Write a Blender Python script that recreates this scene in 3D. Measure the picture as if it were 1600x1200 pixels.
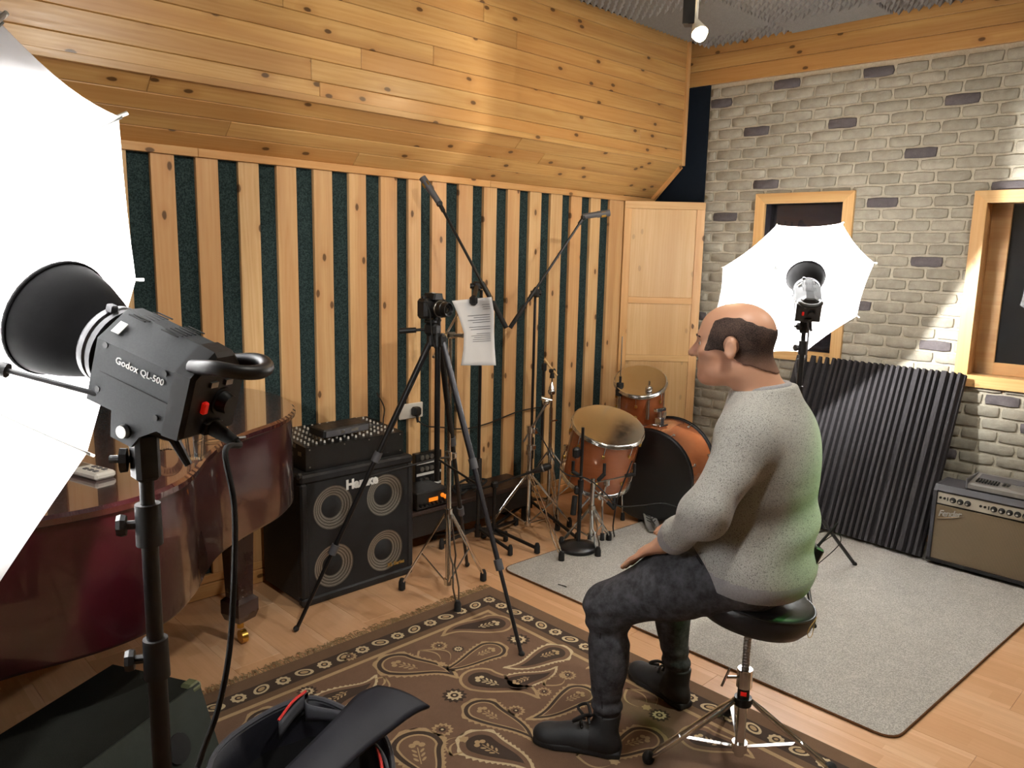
import bpy, bmesh, math, random
import numpy as np
from mathutils import Vector, Matrix, Euler
random.seed(7)
for o in list(bpy.data.objects): bpy.data.objects.remove(o, do_unlink=True)
SC = bpy.context.scene
COL = SC.collection

# ------------------------------------------------------------------ camera
# x runs along the slatted wall, y points at it, z up; the camera stands at the origin, 1.6 m up
H = 1.6
F = 1215.0
PITCH, ROLL, AZ, BANG = math.radians(9.4326), math.radians(1.2954), math.radians(45.6527), math.radians(93.2274)
def _rot(v):
    c, s = math.cos(ROLL), math.sin(ROLL)
    return np.array([c*v[0]-s*v[1], s*v[0]+c*v[1], v[2]])
def _dir(az):
    return _rot(math.cos(az)*np.array([0, -math.sin(PITCH), math.cos(PITCH)])+math.sin(az)*np.array([1., 0, 0]))
M3 = np.array([_dir(AZ), _dir(AZ-math.pi/2), _rot(np.array([0, -math.cos(PITCH), -math.sin(PITCH)]))])  # camera (x right, y down, z forward) -> world
cam_d = bpy.data.cameras.new('camera'); cam = bpy.data.objects.new('camera', cam_d); COL.objects.link(cam)
cam_d.sensor_width = 36; cam_d.lens = F/1600*36; cam_d.clip_start = .02
Rm = Matrix(((M3[0][0], -M3[0][1], -M3[0][2]), (M3[1][0], -M3[1][1], -M3[1][2]), (M3[2][0], -M3[2][1], -M3[2][2])))
cam.matrix_world = Matrix.Translation((0, 0, H)) @ Rm.to_4x4()
SC.camera = cam
SC.view_settings.view_transform = 'Standard'; SC.view_settings.look = 'None'
SC.view_settings.gamma = 1; SC.view_settings.exposure = 0.58; SC.view_settings.use_curve_mapping = False
world = bpy.data.worlds.new('world'); SC.world = world; world.use_nodes = True
world.node_tree.nodes['Background'].inputs[0].default_value = (.9, .85, .75, 1)
world.node_tree.nodes['Background'].inputs[1].default_value = .05
# lamp strengths (each lamp is built with its own housing further down)
W_STUDIO_NEAR, W_STUDIO_FAR, W_TRACK_FRONT, W_FILL, W_GREEN_FILL = 52, 140, 14, 72, 30  # the back and green strengths drive the added, unseen fill lamps

# pixel of the photograph -> direction -> point on a surface
def ray(px, py): return M3 @ np.array([(px-800)/F, (py-600)/F, 1.0])
def FL(px, py, z=0.0):
    d = ray(px, py); t = (z-H)/d[2]; return Vector((d[0]*t, d[1]*t, z))
def WY(px, py, Y):
    d = ray(px, py); t = Y/d[1]; return Vector((d[0]*t, Y, H+d[2]*t))
def WX(px, py, X):
    d = ray(px, py); t = X/d[0]; return Vector((X, d[1]*t, H+d[2]*t))
def DP(px, py, dep):
    d = ray(px, py)*dep; return Vector((d[0], d[1], H+d[2]))
def CV(x, y, z): return Vector(M3 @ np.array([x, y, z]))     # camera-space direction to world
def over(base, px, py):                                       # point at pixel standing above a floor point
    d = ray(px, py); t = (d[0]*base[0]+d[1]*base[1])/(d[0]**2+d[1]**2)
    return Vector((d[0]*t, d[1]*t, H+d[2]*t))

# ------------------------------------------------------------------ mesh helpers
def frame(d, up=None):
    d = Vector(d).normalized()
    up = Vector(up) if up is not None else (Vector((0, 0, 1)) if abs(d.z) < .95 else Vector((1, 0, 0)))
    x = up.cross(d).normalized(); y = d.cross(x)
    return Matrix((x, y, d)).transposed()       # columns x,y,z=d
def spline(pts, k=6, closed=False):
    P = [Vector(p) for p in pts]; n = len(P); out = []
    rng = n if closed else n-1
    for i in range(rng):
        p0 = P[(i-1) % n] if (closed or i > 0) else P[i]*2-P[i+1]
        p1, p2 = P[i], P[(i+1) % n]
        p3 = P[(i+2) % n] if (closed or i+2 < n) else p2*2-p1
        for j in range(k):
            t = j/k
            out.append(.5*((2*p1)+(p2-p0)*t+(2*p0-5*p1+4*p2-p3)*t*t+(3*p1-p0-3*p2+p3)*t**3))
    if not closed: out.append(P[-1])
    return out
class MB:
    def __init__(s): s.v = []; s.f = []; s.mi = []; s.cur = 0
    def add(s, vs, fs):
        o = len(s.v); s.v += [tuple(v) for v in vs]
        for f in fs: s.f.append([i+o for i in f]); s.mi.append(s.cur)
        return s
    def box(s, c, sz, R=None, b=0.0):
        X, Y, Z = [q/2 for q in sz]; b = min(b, X*.9, Y*.9, Z*.9); c = Vector(c)
        vs = []; fs = []; idx = {}
        sg = (-1, 1)
        if b <= 0:
            for sx in sg:
                for sy in sg:
                    for sz_ in sg: vs.append((sx*X, sy*Y, sz_*Z))
            fs = [(0, 1, 3, 2), (4, 6, 7, 5), (0, 4, 5, 1), (2, 3, 7, 6), (0, 2, 6, 4), (1, 5, 7, 3)]
        else:
            for sx in sg:
                for sy in sg:
                    for sz_ in sg:
                        idx[(sx, sy, sz_, 0)] = len(vs); vs.append((sx*X, sy*(Y-b), sz_*(Z-b)))
                        idx[(sx, sy, sz_, 1)] = len(vs); vs.append((sx*(X-b), sy*Y, sz_*(Z-b)))
                        idx[(sx, sy, sz_, 2)] = len(vs); vs.append((sx*(X-b), sy*(Y-b), sz_*Z))
                        fs.append([idx[(sx, sy, sz_, k)] for k in ((0, 1, 2) if sx*sy*sz_ > 0 else (0, 2, 1))])
            I = idx
            for a in sg:
                q = [(-1, -1), (1, -1), (1, 1), (-1, 1)]
                if a < 0: q = q[::-1]
                fs.append([I[(a, u, w, 0)] for u, w in q])
                fs.append([I[(w, a, u, 1)] for u, w in q])
                fs.append([I[(u, w, a, 2)] for u, w in q])
                for e in sg:
                    f1 = [I[(a, e, -1, 0)], I[(a, e, 1, 0)], I[(a, e, 1, 1)], I[(a, e, -1, 1)]]
                    f2 = [I[(a, -1, e, 0)], I[(a, -1, e, 2)], I[(a, 1, e, 2)], I[(a, 1, e, 0)]]
                    f3 = [I[(-1, a, e, 1)], I[(1, a, e, 1)], I[(1, a, e, 2)], I[(-1, a, e, 2)]]
                    fs += [f[::-1] if a*e > 0 else f for f in (f1, f2, f3)]
        if R is not None: vs = [R @ Vector(v) for v in vs]
        return s.add([Vector(v)+c for v in vs], fs)
    def ring(s, c, R, rx, ry, n): return [c+R @ Vector((rx*math.cos(2*math.pi*i/n), ry*math.sin(2*math.pi*i/n), 0)) for i in range(n)]
    def loft(s, rings, caps=True, closed=False):
        n = len(rings[0]); vs = [v for r in rings for v in r]; fs = []
        m = len(rings)
        for k in range(m if closed else m-1):
            for i in range(n):
                a, b = k*n+i, k*n+(i+1) % n; k2 = (k+1) % m
                fs.append((a, b, k2*n+(i+1) % n, k2*n+i))
        if caps and not closed: fs += [list(range(n))[::-1], [(m-1)*n+i for i in range(n)]]
        return s.add(vs, fs)
    def cyl(s, p0, p1, r0, r1=None, n=16, caps=True):
        p0, p1 = Vector(p0), Vector(p1); r1 = r0 if r1 is None else r1; R = frame(p1-p0)
        return s.loft([s.ring(p0, R, r0, r0, n), s.ring(p1, R, r1, r1, n)], caps)
    def tube(s, pts, r, n=8, closed=False):
        P = [Vector(p) for p in pts]; m = len(P); rs = r if isinstance(r, (list, tuple)) else [r]*m
        T = []
        for i in range(m):
            a = P[(i-1) % m] if (closed or i > 0) else P[i]; b = P[(i+1) % m] if (closed or i < m-1) else P[i]
            T.append((b-a).normalized())
        R = frame(T[0]); x = R.col[0].copy(); rings = []
        for i in range(m):
            x = (x-T[i]*x.dot(T[i])).normalized(); y = T[i].cross(x)
            rings.append([P[i]+(x*math.cos(2*math.pi*j/n)+y*math.sin(2*math.pi*j/n))*rs[i] for j in range(n)])
        return s.loft(rings, True, closed)
    def lathe(s, prof, c=(0, 0, 0), axis=(0, 0, 1), n=24, R=None, caps=True):
        R = frame(axis) if R is None else R; c = Vector(c); rings = []
        for r, z in prof: rings.append(s.ring(c+R @ Vector((0, 0, z)), R, max(r, 1e-5), max(r, 1e-5), n))
        return s.loft(rings, caps)
    def ball(s, c, r, n=16, m=10, R=None):
        r = (r, r, r) if not isinstance(r, (tuple, list)) else r; R = R or Matrix.Identity(3); c = Vector(c)
        rings = []
        for k in range(m+1):
            a = math.pi*k/m; sn = max(math.sin(a), 1e-4)
            rings.append([c+R @ Vector((r[0]*sn*math.cos(2*math.pi*i/n), r[1]*sn*math.sin(2*math.pi*i/n), -r[2]*math.cos(a))) for i in range(n)])
        return s.loft(rings)
    def prism(s, poly, h0, h1, c=(0, 0, 0), R=None):
        R = R or Matrix.Identity(3); c = Vector(c); n = len(poly)
        vs = [c+R @ Vector((x, y, h0)) for x, y in poly]+[c+R @ Vector((x, y, h1)) for x, y in poly]
        fs = [list(range(n))[::-1], list(range(n, 2*n))]+[(i, (i+1) % n, n+(i+1) % n, n+i) for i in range(n)]
        return s.add(vs, fs)
    def grid(s, fn, nu, nv, thick=None):
        vs = [fn(i/nu, j/nv) for j in range(nv+1) for i in range(nu+1)]
        fs = [(j*(nu+1)+i, j*(nu+1)+i+1, (j+1)*(nu+1)+i+1, (j+1)*(nu+1)+i) for j in range(nv) for i in range(nu)]
        return s.add(vs, fs)
    def build(s, name, mat, parent=None, smooth=35, world=True, fix=True, solid=0.0):
        me = bpy.data.meshes.new(name)
        vs = s.v
        if parent is not None and world:
            inv = wmat(parent).inverted(); vs = [inv @ Vector(v) for v in vs]
        me.from_pydata([tuple(v) for v in vs], [], s.f)
        mats = mat if isinstance(mat, (list, tuple)) else [mat]
        for m in mats: me.materials.append(m)
        if len(mats) > 1: me.polygons.foreach_set('material_index', s.mi)
        if fix or solid:
            bm = bmesh.new(); bm.from_mesh(me)
            bmesh.ops.recalc_face_normals(bm, faces=bm.faces)
            if solid: bmesh.ops.solidify(bm, geom=bm.faces[:], thickness=solid)
            bm.to_mesh(me); bm.free()
        if smooth:
            me.polygons.foreach_set('use_smooth', [True]*len(me.polygons))
            if smooth < 179: me.set_sharp_from_angle(angle=math.radians(smooth))
        me.update()
        o = bpy.data.objects.new(name, me); COL.objects.link(o)
        if parent is not None: o.parent = parent
        return o
def wmat(o):
    m = o.matrix_basis.copy()
    while o.parent is not None: o = o.parent; m = o.matrix_basis @ m
    return m
def tag(o, label=None, cat=None, group=None, kind=None):
    if label: o['label'] = label
    if cat: o['category'] = cat
    if group: o['group'] = group
    if kind: o['kind'] = kind
    return o
def thing(name, label, cat, loc=(0, 0, 0), rz=0.0, group=None):
    o = bpy.data.objects.new(name, None); COL.objects.link(o); o.empty_display_size = .05
    o.location = loc; o.rotation_euler = (0, 0, rz)
    return tag(o, label, cat, group)
def instance(src, parent, mtx):
    o = src.copy(); COL.objects.link(o); o.parent = parent; o.matrix_basis = mtx; return o
def part(name, fn, mat, parent, **k):
    m = MB(); fn(m); return m.build(name, mat, parent, **k)
def text_mesh(body, size, extrude=.001, offset=0.0, shear=0.0, space=1.0):
    cu = bpy.data.curves.new('t', 'FONT'); cu.body = body; cu.size = size; cu.extrude = extrude; cu.offset = offset; cu.shear = shear; cu.space_character = space; cu.resolution_u = 2
    o = bpy.data.objects.new('t', cu); COL.objects.link(o)
    dg = bpy.context.evaluated_depsgraph_get(); ev = o.evaluated_get(dg); me = ev.to_mesh()
    m = MB(); m.add([v.co.copy() for v in me.vertices], [list(p.vertices) for p in me.polygons]); ev.to_mesh_clear()
    bpy.data.objects.remove(o, do_unlink=True); bpy.data.curves.remove(cu)
    return m
def put_text(body, size, c, xd, yd, mat, parent, name='lettering', **k):
    m = text_mesh(body, size, **k); xd = Vector(xd).normalized(); zd = xd.cross(Vector(yd)).normalized(); yd = zd.cross(xd)
    R = Matrix((xd, yd, zd)).transposed(); c = Vector(c)
    m.v = [tuple(c+R @ Vector(v)) for v in m.v]
    return m.build(name, mat, parent, smooth=0, fix=False)

# ------------------------------------------------------------------ materials
def rgb(h):
    h = h.lstrip('#'); c = [int(h[i:i+2], 16)/255 for i in (0, 2, 4)]
    return tuple(x/12.92 if x <= .04045 else ((x+.055)/1.055)**2.4 for x in c)+(1,)
class NT:
    def __init__(s, name):
        s.m = bpy.data.materials.new(name); s.m.use_nodes = True; s.t = s.m.node_tree; s.t.nodes.clear()
        s.out = s.n('ShaderNodeOutputMaterial'); s.b = s.n('ShaderNodeBsdfPrincipled'); s.l(s.b.outputs[0], s.out.inputs[0])
    def n(s, t, **k):
        q = s.t.nodes.new(t)
        for a, v in k.items(): setattr(q, a, v)
        return q
    def l(s, a, b): s.t.links.new(a, b)
    def val(s, sock, v):
        if hasattr(v, 'is_output'): s.l(v, sock)
        else: sock.default_value = v
    def math(s, op, a, b=0.0, c=0.0, clamp=False):
        q = s.n('ShaderNodeMath', operation=op, use_clamp=clamp); s.val(q.inputs[0], a); s.val(q.inputs[1], b); s.val(q.inputs[2], c); return q.outputs[0]
    def mix(s, f, a, b, mode='MIX'):
        q = s.n('ShaderNodeMix', data_type='RGBA', blend_type=mode); s.val(q.inputs[0], f); s.val(q.inputs[6], a); s.val(q.inputs[7], b); return q.outputs[2]
    def coord(s, which='Object', scale=(1, 1, 1), rnd=False, loc=None):
        tc = s.n('ShaderNodeTexCoord'); mp = s.n('ShaderNodeMapping'); s.l(tc.outputs[which], mp.inputs[0]); mp.inputs[3].default_value = scale
        if rnd:
            oi = s.n('ShaderNodeObjectInfo'); cb = s.n('ShaderNodeCombineXYZ')
            for i, k in enumerate((37.0, 91.0, 53.0)): s.l(s.math('MULTIPLY', oi.outputs['Random'], k), cb.inputs[i])
            s.l(cb.outputs[0], mp.inputs[1])
        return mp.outputs[0]
    def noise(s, v, scale, detail=3, rough=.55, dist=0.0, out=0):
        q = s.n('ShaderNodeTexNoise'); s.l(v, q.inputs['Vector']); q.inputs['Scale'].default_value = scale; q.inputs['Detail'].default_value = detail
        q.inputs['Roughness'].default_value = rough; q.inputs['Distortion'].default_value = dist; return q.outputs[out]
    def vor(s, v, scale, feat='F1', out='Distance', rnd=1.0, dim='3D'):
        q = s.n('ShaderNodeTexVoronoi', feature=feat, voronoi_dimensions=dim); s.l(v, q.inputs['Vector']); q.inputs['Scale'].default_value = scale
        if 'Randomness' in q.inputs: q.inputs['Randomness'].default_value = rnd
        return q.outputs[out]
    def ramp(s, f, stops, interp='LINEAR'):
        q = s.n('ShaderNodeValToRGB'); s.l(f, q.inputs[0]); cr = q.color_ramp; cr.interpolation = interp
        while len(cr.elements) < len(stops): cr.elements.new(.5)
        for e, (p, c) in zip(cr.elements, stops): e.position = p; e.color = c if len(c) == 4 else tuple(c)+(1,)
        return q.outputs[0]
    def bump(s, h, strength=.3, dist=.002):
        q = s.n('ShaderNodeBump'); s.l(h, q.inputs['Height']); q.inputs['Strength'].default_value = strength; q.inputs['Distance'].default_value = dist
        s.l(q.outputs[0], s.b.inputs['Normal'])
    def set(s, **k):
        names = dict(col='Base Color', rough='Roughness', metal='Metallic', spec='Specular IOR Level', coat='Coat Weight', coatr='Coat Roughness', trans='Transmission Weight', ior='IOR', emis='Emission Color', es='Emission Strength', alpha='Alpha', sheen='Sheen Weight', sss='Subsurface Weight')
        for a, v in k.items(): s.val(s.b.inputs[names[a]], v)
        return s
def G(v): return (v, v, v, 1)
def pm(name, col, rough=.5, metal=0.0, spec=.5, var=0.0, vs=30.0, bump=0.0, bs=200.0, coat=0.0, bd=.001):
    t = NT(name); c = rgb(col) if isinstance(col, str) else col
    t.set(col=c, rough=rough, metal=metal, spec=spec, coat=coat)
    v = t.coord()
    if var:
        f = t.noise(v, vs, 4); t.l(t.mix(t.math('MULTIPLY', t.math('SUBTRACT', f, .3, clamp=True), var*2.0, clamp=True), c, tuple(x*.45 for x in c[:3])+(1,)), t.b.inputs['Base Color'])
        t.l(t.math('ADD', t.math('MULTIPLY', f, .25), max(rough-.12, .02)), t.b.inputs['Roughness'])
    if bump: t.bump(t.noise(v, bs, 3), bump, bd)
    return t.m
def pine(name, light, mid, dark, rough=.42, knot=.9, spec=.4):
    t = NT(name); v = t.coord(scale=(1, 1, 1), rnd=True)
    st = t.n('ShaderNodeMapping'); t.l(v, st.inputs[0]); st.inputs[3].default_value = (.55, 9, 9)
    warp = t.noise(st.outputs[0], 1.6, 3, .5)
    # growth lines
    sx = t.n('ShaderNodeSeparateXYZ'); t.l(st.outputs[0], sx.inputs[0])
    lines = t.math('SINE', t.math('ADD', t.math('MULTIPLY', sx.outputs[1], 26.0), t.math('MULTIPLY', warp, 34.0)))
    fine = t.noise(st.outputs[0], 9, 4, .65)
    g = t.math('ADD', t.math('MULTIPLY', t.math('ADD', t.math('MULTIPLY', lines, .5), .5), .24), t.math('MULTIPLY', fine, .62))
    base = t.ramp(g, [(.15, light), (.55, mid), (.95, dark)])
    oi = t.n('ShaderNodeObjectInfo')
    red = t.noise(st.outputs[0], .8, 2, .5)
    heart = t.ramp(t.math('ADD', red, t.math('MULTIPLY', oi.outputs['Random'], .22)), [(.52, G(0)), (.72, G(1))])
    base = t.mix(t.math('MULTIPLY', heart, .55), base, dark)
    hv = t.n('ShaderNodeHueSaturation'); t.l(base, hv.inputs['Color']); t.l(t.math('ADD', t.math('MULTIPLY', oi.outputs['Random'], .24), .88), hv.inputs['Value']); base = hv.outputs[0]
    kv = t.n('ShaderNodeMapping'); t.l(v, kv.inputs[0]); kv.inputs[3].default_value = (4.2, 8.0, 8.0)
    kd = t.vor(kv.outputs[0], 1.0, dim='2D'); kc = t.vor(kv.outputs[0], 1.0, out='Color', dim='2D')
    sc = t.n('ShaderNodeSeparateColor'); t.l(kc, sc.inputs[0])
    keep = t.math('GREATER_THAN', sc.outputs[0], .5)
    kd2 = t.math('ADD', kd, t.math('MULTIPLY', t.noise(kv.outputs[0], 5, 2), .05))
    core = t.ramp(kd2, [(.085, G(1)), (.115, G(0))]); halo = t.ramp(kd2, [(.10, G(1)), (.30, G(0))])
    base = t.mix(t.math('MULTIPLY', t.math('MULTIPLY', halo, keep), .45*knot), base, dark)
    base = t.mix(t.math('MULTIPLY', t.math('MULTIPLY', core, keep), knot), base, tuple(x*.22 for x in dark[:3])+(1,))
    t.set(col=base, rough=t.math('ADD', t.math('MULTIPLY', fine, .2), rough-.1), spec=spec)
    t.bump(g, .07, .0006); return t.m
M = {}
M['pine_wall'] = pine('pine_wall', rgb('#e0bd8c'), rgb('#d6ad78'), rgb('#b98452'))
M['pine_soffit'] = pine('pine_soffit', rgb('#d2a96e'), rgb('#c69a5c'), rgb('#a06c38'), rough=.34, spec=.5)
M['pine_trim'] = pine('pine_trim', rgb('#dbb078'), rgb('#d0a066'), rgb('#b98148'))
M['pine_frame'] = pine('pine_frame', rgb('#e0bb84'), rgb('#d7ad74'), rgb('#bf8b50'), knot=.35)
M['plywood'] = pine('plywood', rgb('#d6b483'), rgb('#cfa974'), rgb('#bf9560'), knot=.25)
def mk_speckle(name, c0, c1, scale, rough=.95, bump=.6, bd=.002, c2=None):
    t = NT(name); v = t.coord(); n1 = t.noise(v, scale, 2, .7); n2 = t.noise(v, scale*.07, 2)
    f = t.ramp(n1, [(.42, G(0)), (.62, G(1))]); c = t.mix(f, c0, c1)
    c = t.mix(t.math('MULTIPLY', n2, .35), c, c2 or tuple(x*.6 for x in c0[:3])+(1,))
    t.set(col=c, rough=rough, spec=.15); t.bump(n1, bump, bd); return t.m
M['green_carpet'] = mk_speckle('green_carpet', rgb('#1e2a2b'), rgb('#3b4d4c'), 170, c2=rgb('#141c1d'))
M['navy_carpet'] = mk_speckle('navy_carpet', rgb('#141b24'), rgb('#1e2733'), 420)
M['grey_carpet'] = mk_speckle('grey_carpet', rgb('#9d9b95'), rgb('#c9c6be'), 190, bump=.9, bd=.004)
M['carpet_edge'] = mk_speckle('carpet_edge', rgb('#5a3a22'), rgb('#6b4a2c'), 300)
def mk_brick(name, c, c2, c3):
    t = NT(name); v = t.coord(rnd=True); oi = t.n('ShaderNodeObjectInfo'); n1 = t.noise(v, 22, 4, .6); n2 = t.noise(v, 160, 3, .6)
    col = t.mix(t.ramp(n1, [(.35, G(0)), (.7, G(1))]), c, c2)
    col = t.mix(t.math('MULTIPLY', t.ramp(n2, [(.58, G(0)), (.7, G(1))]), .35), col, c3)
    hv = t.n('ShaderNodeHueSaturation'); t.l(col, hv.inputs['Color']); t.l(t.math('ADD', t.math('MULTIPLY', oi.outputs['Random'], .22), .88), hv.inputs['Value'])
    t.set(col=hv.outputs[0], rough=.9, spec=.2); t.bump(t.math('ADD', n1, t.math('MULTIPLY', n2, .4)), .5, .004); return t.m
M['brick'] = mk_brick('brick_grey', rgb('#aaa596'), rgb('#9a9486'), rgb('#c3bdae'))
M['brick_dark'] = mk_brick('brick_dark', rgb('#5f5a5c'), rgb('#6d6768'), rgb('#8a8484'))
M['mortar'] = mk_speckle('mortar', rgb('#bbb4a2'), rgb('#c8c2b2'), 120, bump=.5, bd=.003, c2=rgb('#aaa28e'))
def mk_laminate():
    t = NT('laminate'); v = t.coord(rnd=True)
    br = t.n('ShaderNodeTexBrick'); t.l(t.coord(), br.inputs['Vector']); br.offset = .37; br.offset_frequency = 2; br.squash = 1
    for k, q in (('Scale', 1.0), ('Mortar Size', 0.0), ('Mortar Smooth', 0.0), ('Bias', 0.0), ('Brick Width', .41), ('Row Height', .0653)): br.inputs[k].default_value = q
    br.inputs['Color1'].default_value = G(0); br.inputs['Color2'].default_value = G(1)
    st = t.n('ShaderNodeMapping'); t.l(v, st.inputs[0]); st.inputs[3].default_value = (1.5, 26, 1)
    g = t.noise(st.outputs[0], 3.0, 4, .6); oi = t.n('ShaderNodeObjectInfo')
    f = t.math('ADD', t.math('MULTIPLY', br.outputs[0], .62), t.math('MULTIPLY', oi.outputs['Random'], .38))
    c = t.ramp(f, [(0, rgb('#c89a70')), (.5, rgb('#d6aa82')), (1, rgb('#e2bd98'))])
    c = t.mix(t.math('MULTIPLY', t.ramp(g, [(.4, G(0)), (.75, G(1))]), .35), c, rgb('#b98a60'))
    t.set(col=c, rough=.33, spec=.45); t.bump(g, .05, .0004); return t.m
M['laminate'] = mk_laminate()
M['foam'] = mk_speckle('ceiling_foam', rgb('#84827f'), rgb('#9a9895'), 500, bump=.4)
M['foam_dark'] = mk_speckle('foam_dark', rgb('#343234'), rgb('#4a484a'), 600, bump=.4)
M['plaster'] = pm('plaster', '#b9a68a', .85, var=.2, vs=4, bump=.1)
M['black_gap'] = pm('black_gap', '#0c0c0d', .9)
M['white_plastic'] = pm('white_plastic', '#d8d4ca', .4, var=.1, vs=12)
M['glass_dark'] = NT('dark_glass').set(col=rgb('#0d0e10'), rough=.04, spec=.6).m
t = NT('window_glass'); t.set(col=(1, 1, 1, 1), rough=.0, trans=1.0, ior=1.45, spec=.5); M['window_glass'] = t.m
M['dark_reveal'] = pm('dark_reveal', '#332f38', .7, var=.2)

YW = 3.415          # slatted wall
ZC = 3.05           # ceiling
def axes_obj(name, parent, mat, c, xd, yd, size, bevel=.002, mesh=None):
    """board with its length along local x, so the grain follows it"""
    xd = Vector(xd).normalized(); zd = xd.cross(Vector(yd)).normalized(); yd = zd.cross(xd)
    mtx = Matrix((xd, yd, zd)).transposed().to_4x4(); mtx.translation = Vector(c)
    m = MB(); m.box((0, 0, 0), size, b=bevel); o = m.build(name, mat, None, smooth=0, fix=False)
    o.parent = parent
    o.matrix_basis = wmat(parent).inverted() @ mtx if parent is not None else mtx
    return o
def structure(name, fn, mat, label=None, loc=None, rz=0):
    m = MB(); fn(m)
    o = m.build(name, mat, None, smooth=0)
    if loc is not None: o.location = loc; o.rotation_euler = (0, 0, rz)
    tag(o, label, None, None, 'structure'); return o

# ------------------------------------------------------------------ floor
floor = structure('floor', lambda m: m.box((1.6, .8, -.06), (7.4, 5.5, .1)), M['black_gap'], 'warm beech laminate floor laid in narrow strips')
pm_ = MB(); pm_.box((0, 0, -.005), (1.28, .1955, .0098), b=.0008); plank_o = pm_.build('floor_plank', M['laminate'], floor, smooth=0, fix=False, world=False)
first = True
for i in range(37):
    x = -1.85+.196*i
    for j in range(5):
        y = -2.2+1.2805*j+.43*(i % 3)
        if y-.64 > 3.42: continue
        mt = Matrix.Translation((x, min(y, 3.42-.64) if y+.64 > 3.43 and False else y, -.0005)) @ Matrix.Rotation(math.pi/2, 4, 'Z')
        if first: plank_o.matrix_basis = mt; first = False
        else: instance(plank_o, floor, mt)

# ------------------------------------------------------------------ slatted wall
wall_left = structure('wall_left', lambda m: m.box((1.45, YW+.06, 1.525), (6.9, .12, 3.05)), M['green_carpet'], 'wall lined with dark green carpet behind upright pine slats')
ZT = 1.98
dk = [(196.5, 234.0, 236), (271.9, 305.1, 243), (340.3, 371.8, 249), (404.1, 431.8, 256), (462.8, 489.75, 262), (519, 545.1, 269), (571.9, 594.9, 274), (620.6, 638.4, 279), (658.1, 675.4, 283), (697.9, 717.2, 288), (739.3, 756.6, 292), (776.8, 794, 296), (812.8, 828.4, 299), (846.6, 861.2, 303), (879.4, 892.9, 307), (909.75, 923.8, 310), (939, 953.5, 312)]
dkx = [(WY(a, c, YW-.02).x, WY(b, c, YW-.02).x) for a, b, c in dk]
pit = (dkx[-1][0]-dkx[0][0])/(len(dkx)-1); wd = .078
pre = []
x0 = dkx[0][0]
while x0 > -1.6: x0 -= pit; pre.append((x0, x0+wd))
allk = pre[::-1]+dkx
for i in range(len(allk)):
    a = allk[i][1]; b = allk[i+1][0] if i+1 < len(allk) else 4.37
    axes_obj('slat', wall_left, M['pine_wall'], ((a+b)/2, YW-.0095, (.11+ZT)/2), (0, 0, 1), (1, 0, 0), (ZT-.11, b-a, .021), .0015)
x = -1.9
for x1 in (.35, 2.6, 4.36):
    for z, h, dep in ((.035, .066, .024), (.09, .038, .02)):
        axes_obj('base_board', wall_left, M['pine_trim'], ((x+x1)/2, YW-dep/2-.001, z), (1, 0, 0), (0, 0, 1), (x1-x-.002, h, dep), .002)
    x = x1
x = -1.9
for x1 in (WY(305, 240, YW).x, 3.1, 4.69):
    axes_obj('cover_board', wall_left, M['pine_trim'], ((x+x1)/2, YW-.016, ZT+.018), (1, 0, 0), (0, 0, 1), (x1-x-.001, .036, .03), .002)
    x = x1

# ------------------------------------------------------------------ pine-clad soffit over the slats
XE, YK, ZK, ZB = 4.69, 3.17, 2.24, 2.016
soffit = structure('soffit', lambda m: m.prism([(YK+.022, ZK+.02), (YK+.022, ZC), (YW, ZC), (YW, ZB+.03)], -1.9, XE-.015, R=Matrix(((0, 0, 1), (1, 0, 0), (0, 1, 0)))), M['black_gap'], 'pine-boarded soffit running above the slatted wall')
random.seed(11)
rows = []
nf = 9; hf = (ZC-ZK)/nf
for k in range(nf): rows.append((Vector((0, YK+.01, ZK+hf*(k+.5))), Vector((0, 0, 1)), hf-.0015))
dv = Vector((0, YK-(YW-.005), ZK-ZB)); nu = 4; L = dv.length
for k in range(nu):
    c = Vector((0, YW-.005, ZB))+dv*((k+.5)/nu)
    nrm = Vector((0, -dv.z, dv.y)).normalized(); nrm = nrm if nrm.z < 0 else -nrm
    rows.append((c-nrm*.01, dv.normalized(), L/nu-.0015))
for ri, (c, wdir, w) in enumerate(rows):
    x = -1.9; first = True
    while x < XE-.01:
        ln = random.uniform(.5, 2.6) if first else random.uniform(1.6, 2.9); first = False
        x1 = min(x+ln, XE)
        if XE-x1 < .35: x1 = XE
        axes_obj('soffit_board', soffit, M['pine_soffit'], (c.x+(x+x1)/2, c.y, c.z), (1, 0, 0), wdir, (x1-x-.0012, w, .02), .0028)
        x = x1
for p0, p1 in (((XE, YK-.002, ZK-.01), (XE, YK-.002, ZC)), ((XE, YK+.01, ZK-.012), (XE, YW-.01, ZB-.008))):
    p0, p1 = Vector(p0), Vector(p1); c = (p0+p1)/2
    axes_obj('end_trim', soffit, M['pine_trim'], c, p1-p0, (1, 0, 0), ((p1-p0).length, .03, .03), .002)
axes_obj('edge_trim', soffit, M['pine_soffit'], ((XE-1.9)/2, YK-.004, ZK+.012), (1, 0, 0), (0, 0, 1), (XE+1.9, .03, .012), .002)

# ------------------------------------------------------------------ brick wall
P0 = Vector((4.80, 3.03, 0)); RB = BANG-math.pi
wall_right = structure('wall_right', lambda m: m.box((1.75, .072, 1.525), (4.4, .12, 3.05)), M['mortar'], 'painted grey brick wall with scattered charcoal bricks', P0, RB)
WB = wmat(wall_right)
def onB(px, py, off=0.0):
    d = Vector(ray(px, py)); o = Vector((0, 0, H)); n = (WB.to_3x3() @ Vector((0, 1, 0))); t = ((P0-o).dot(n)+off)/d.dot(n)
    return WB.inverted() @ (o+d*t)
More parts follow.
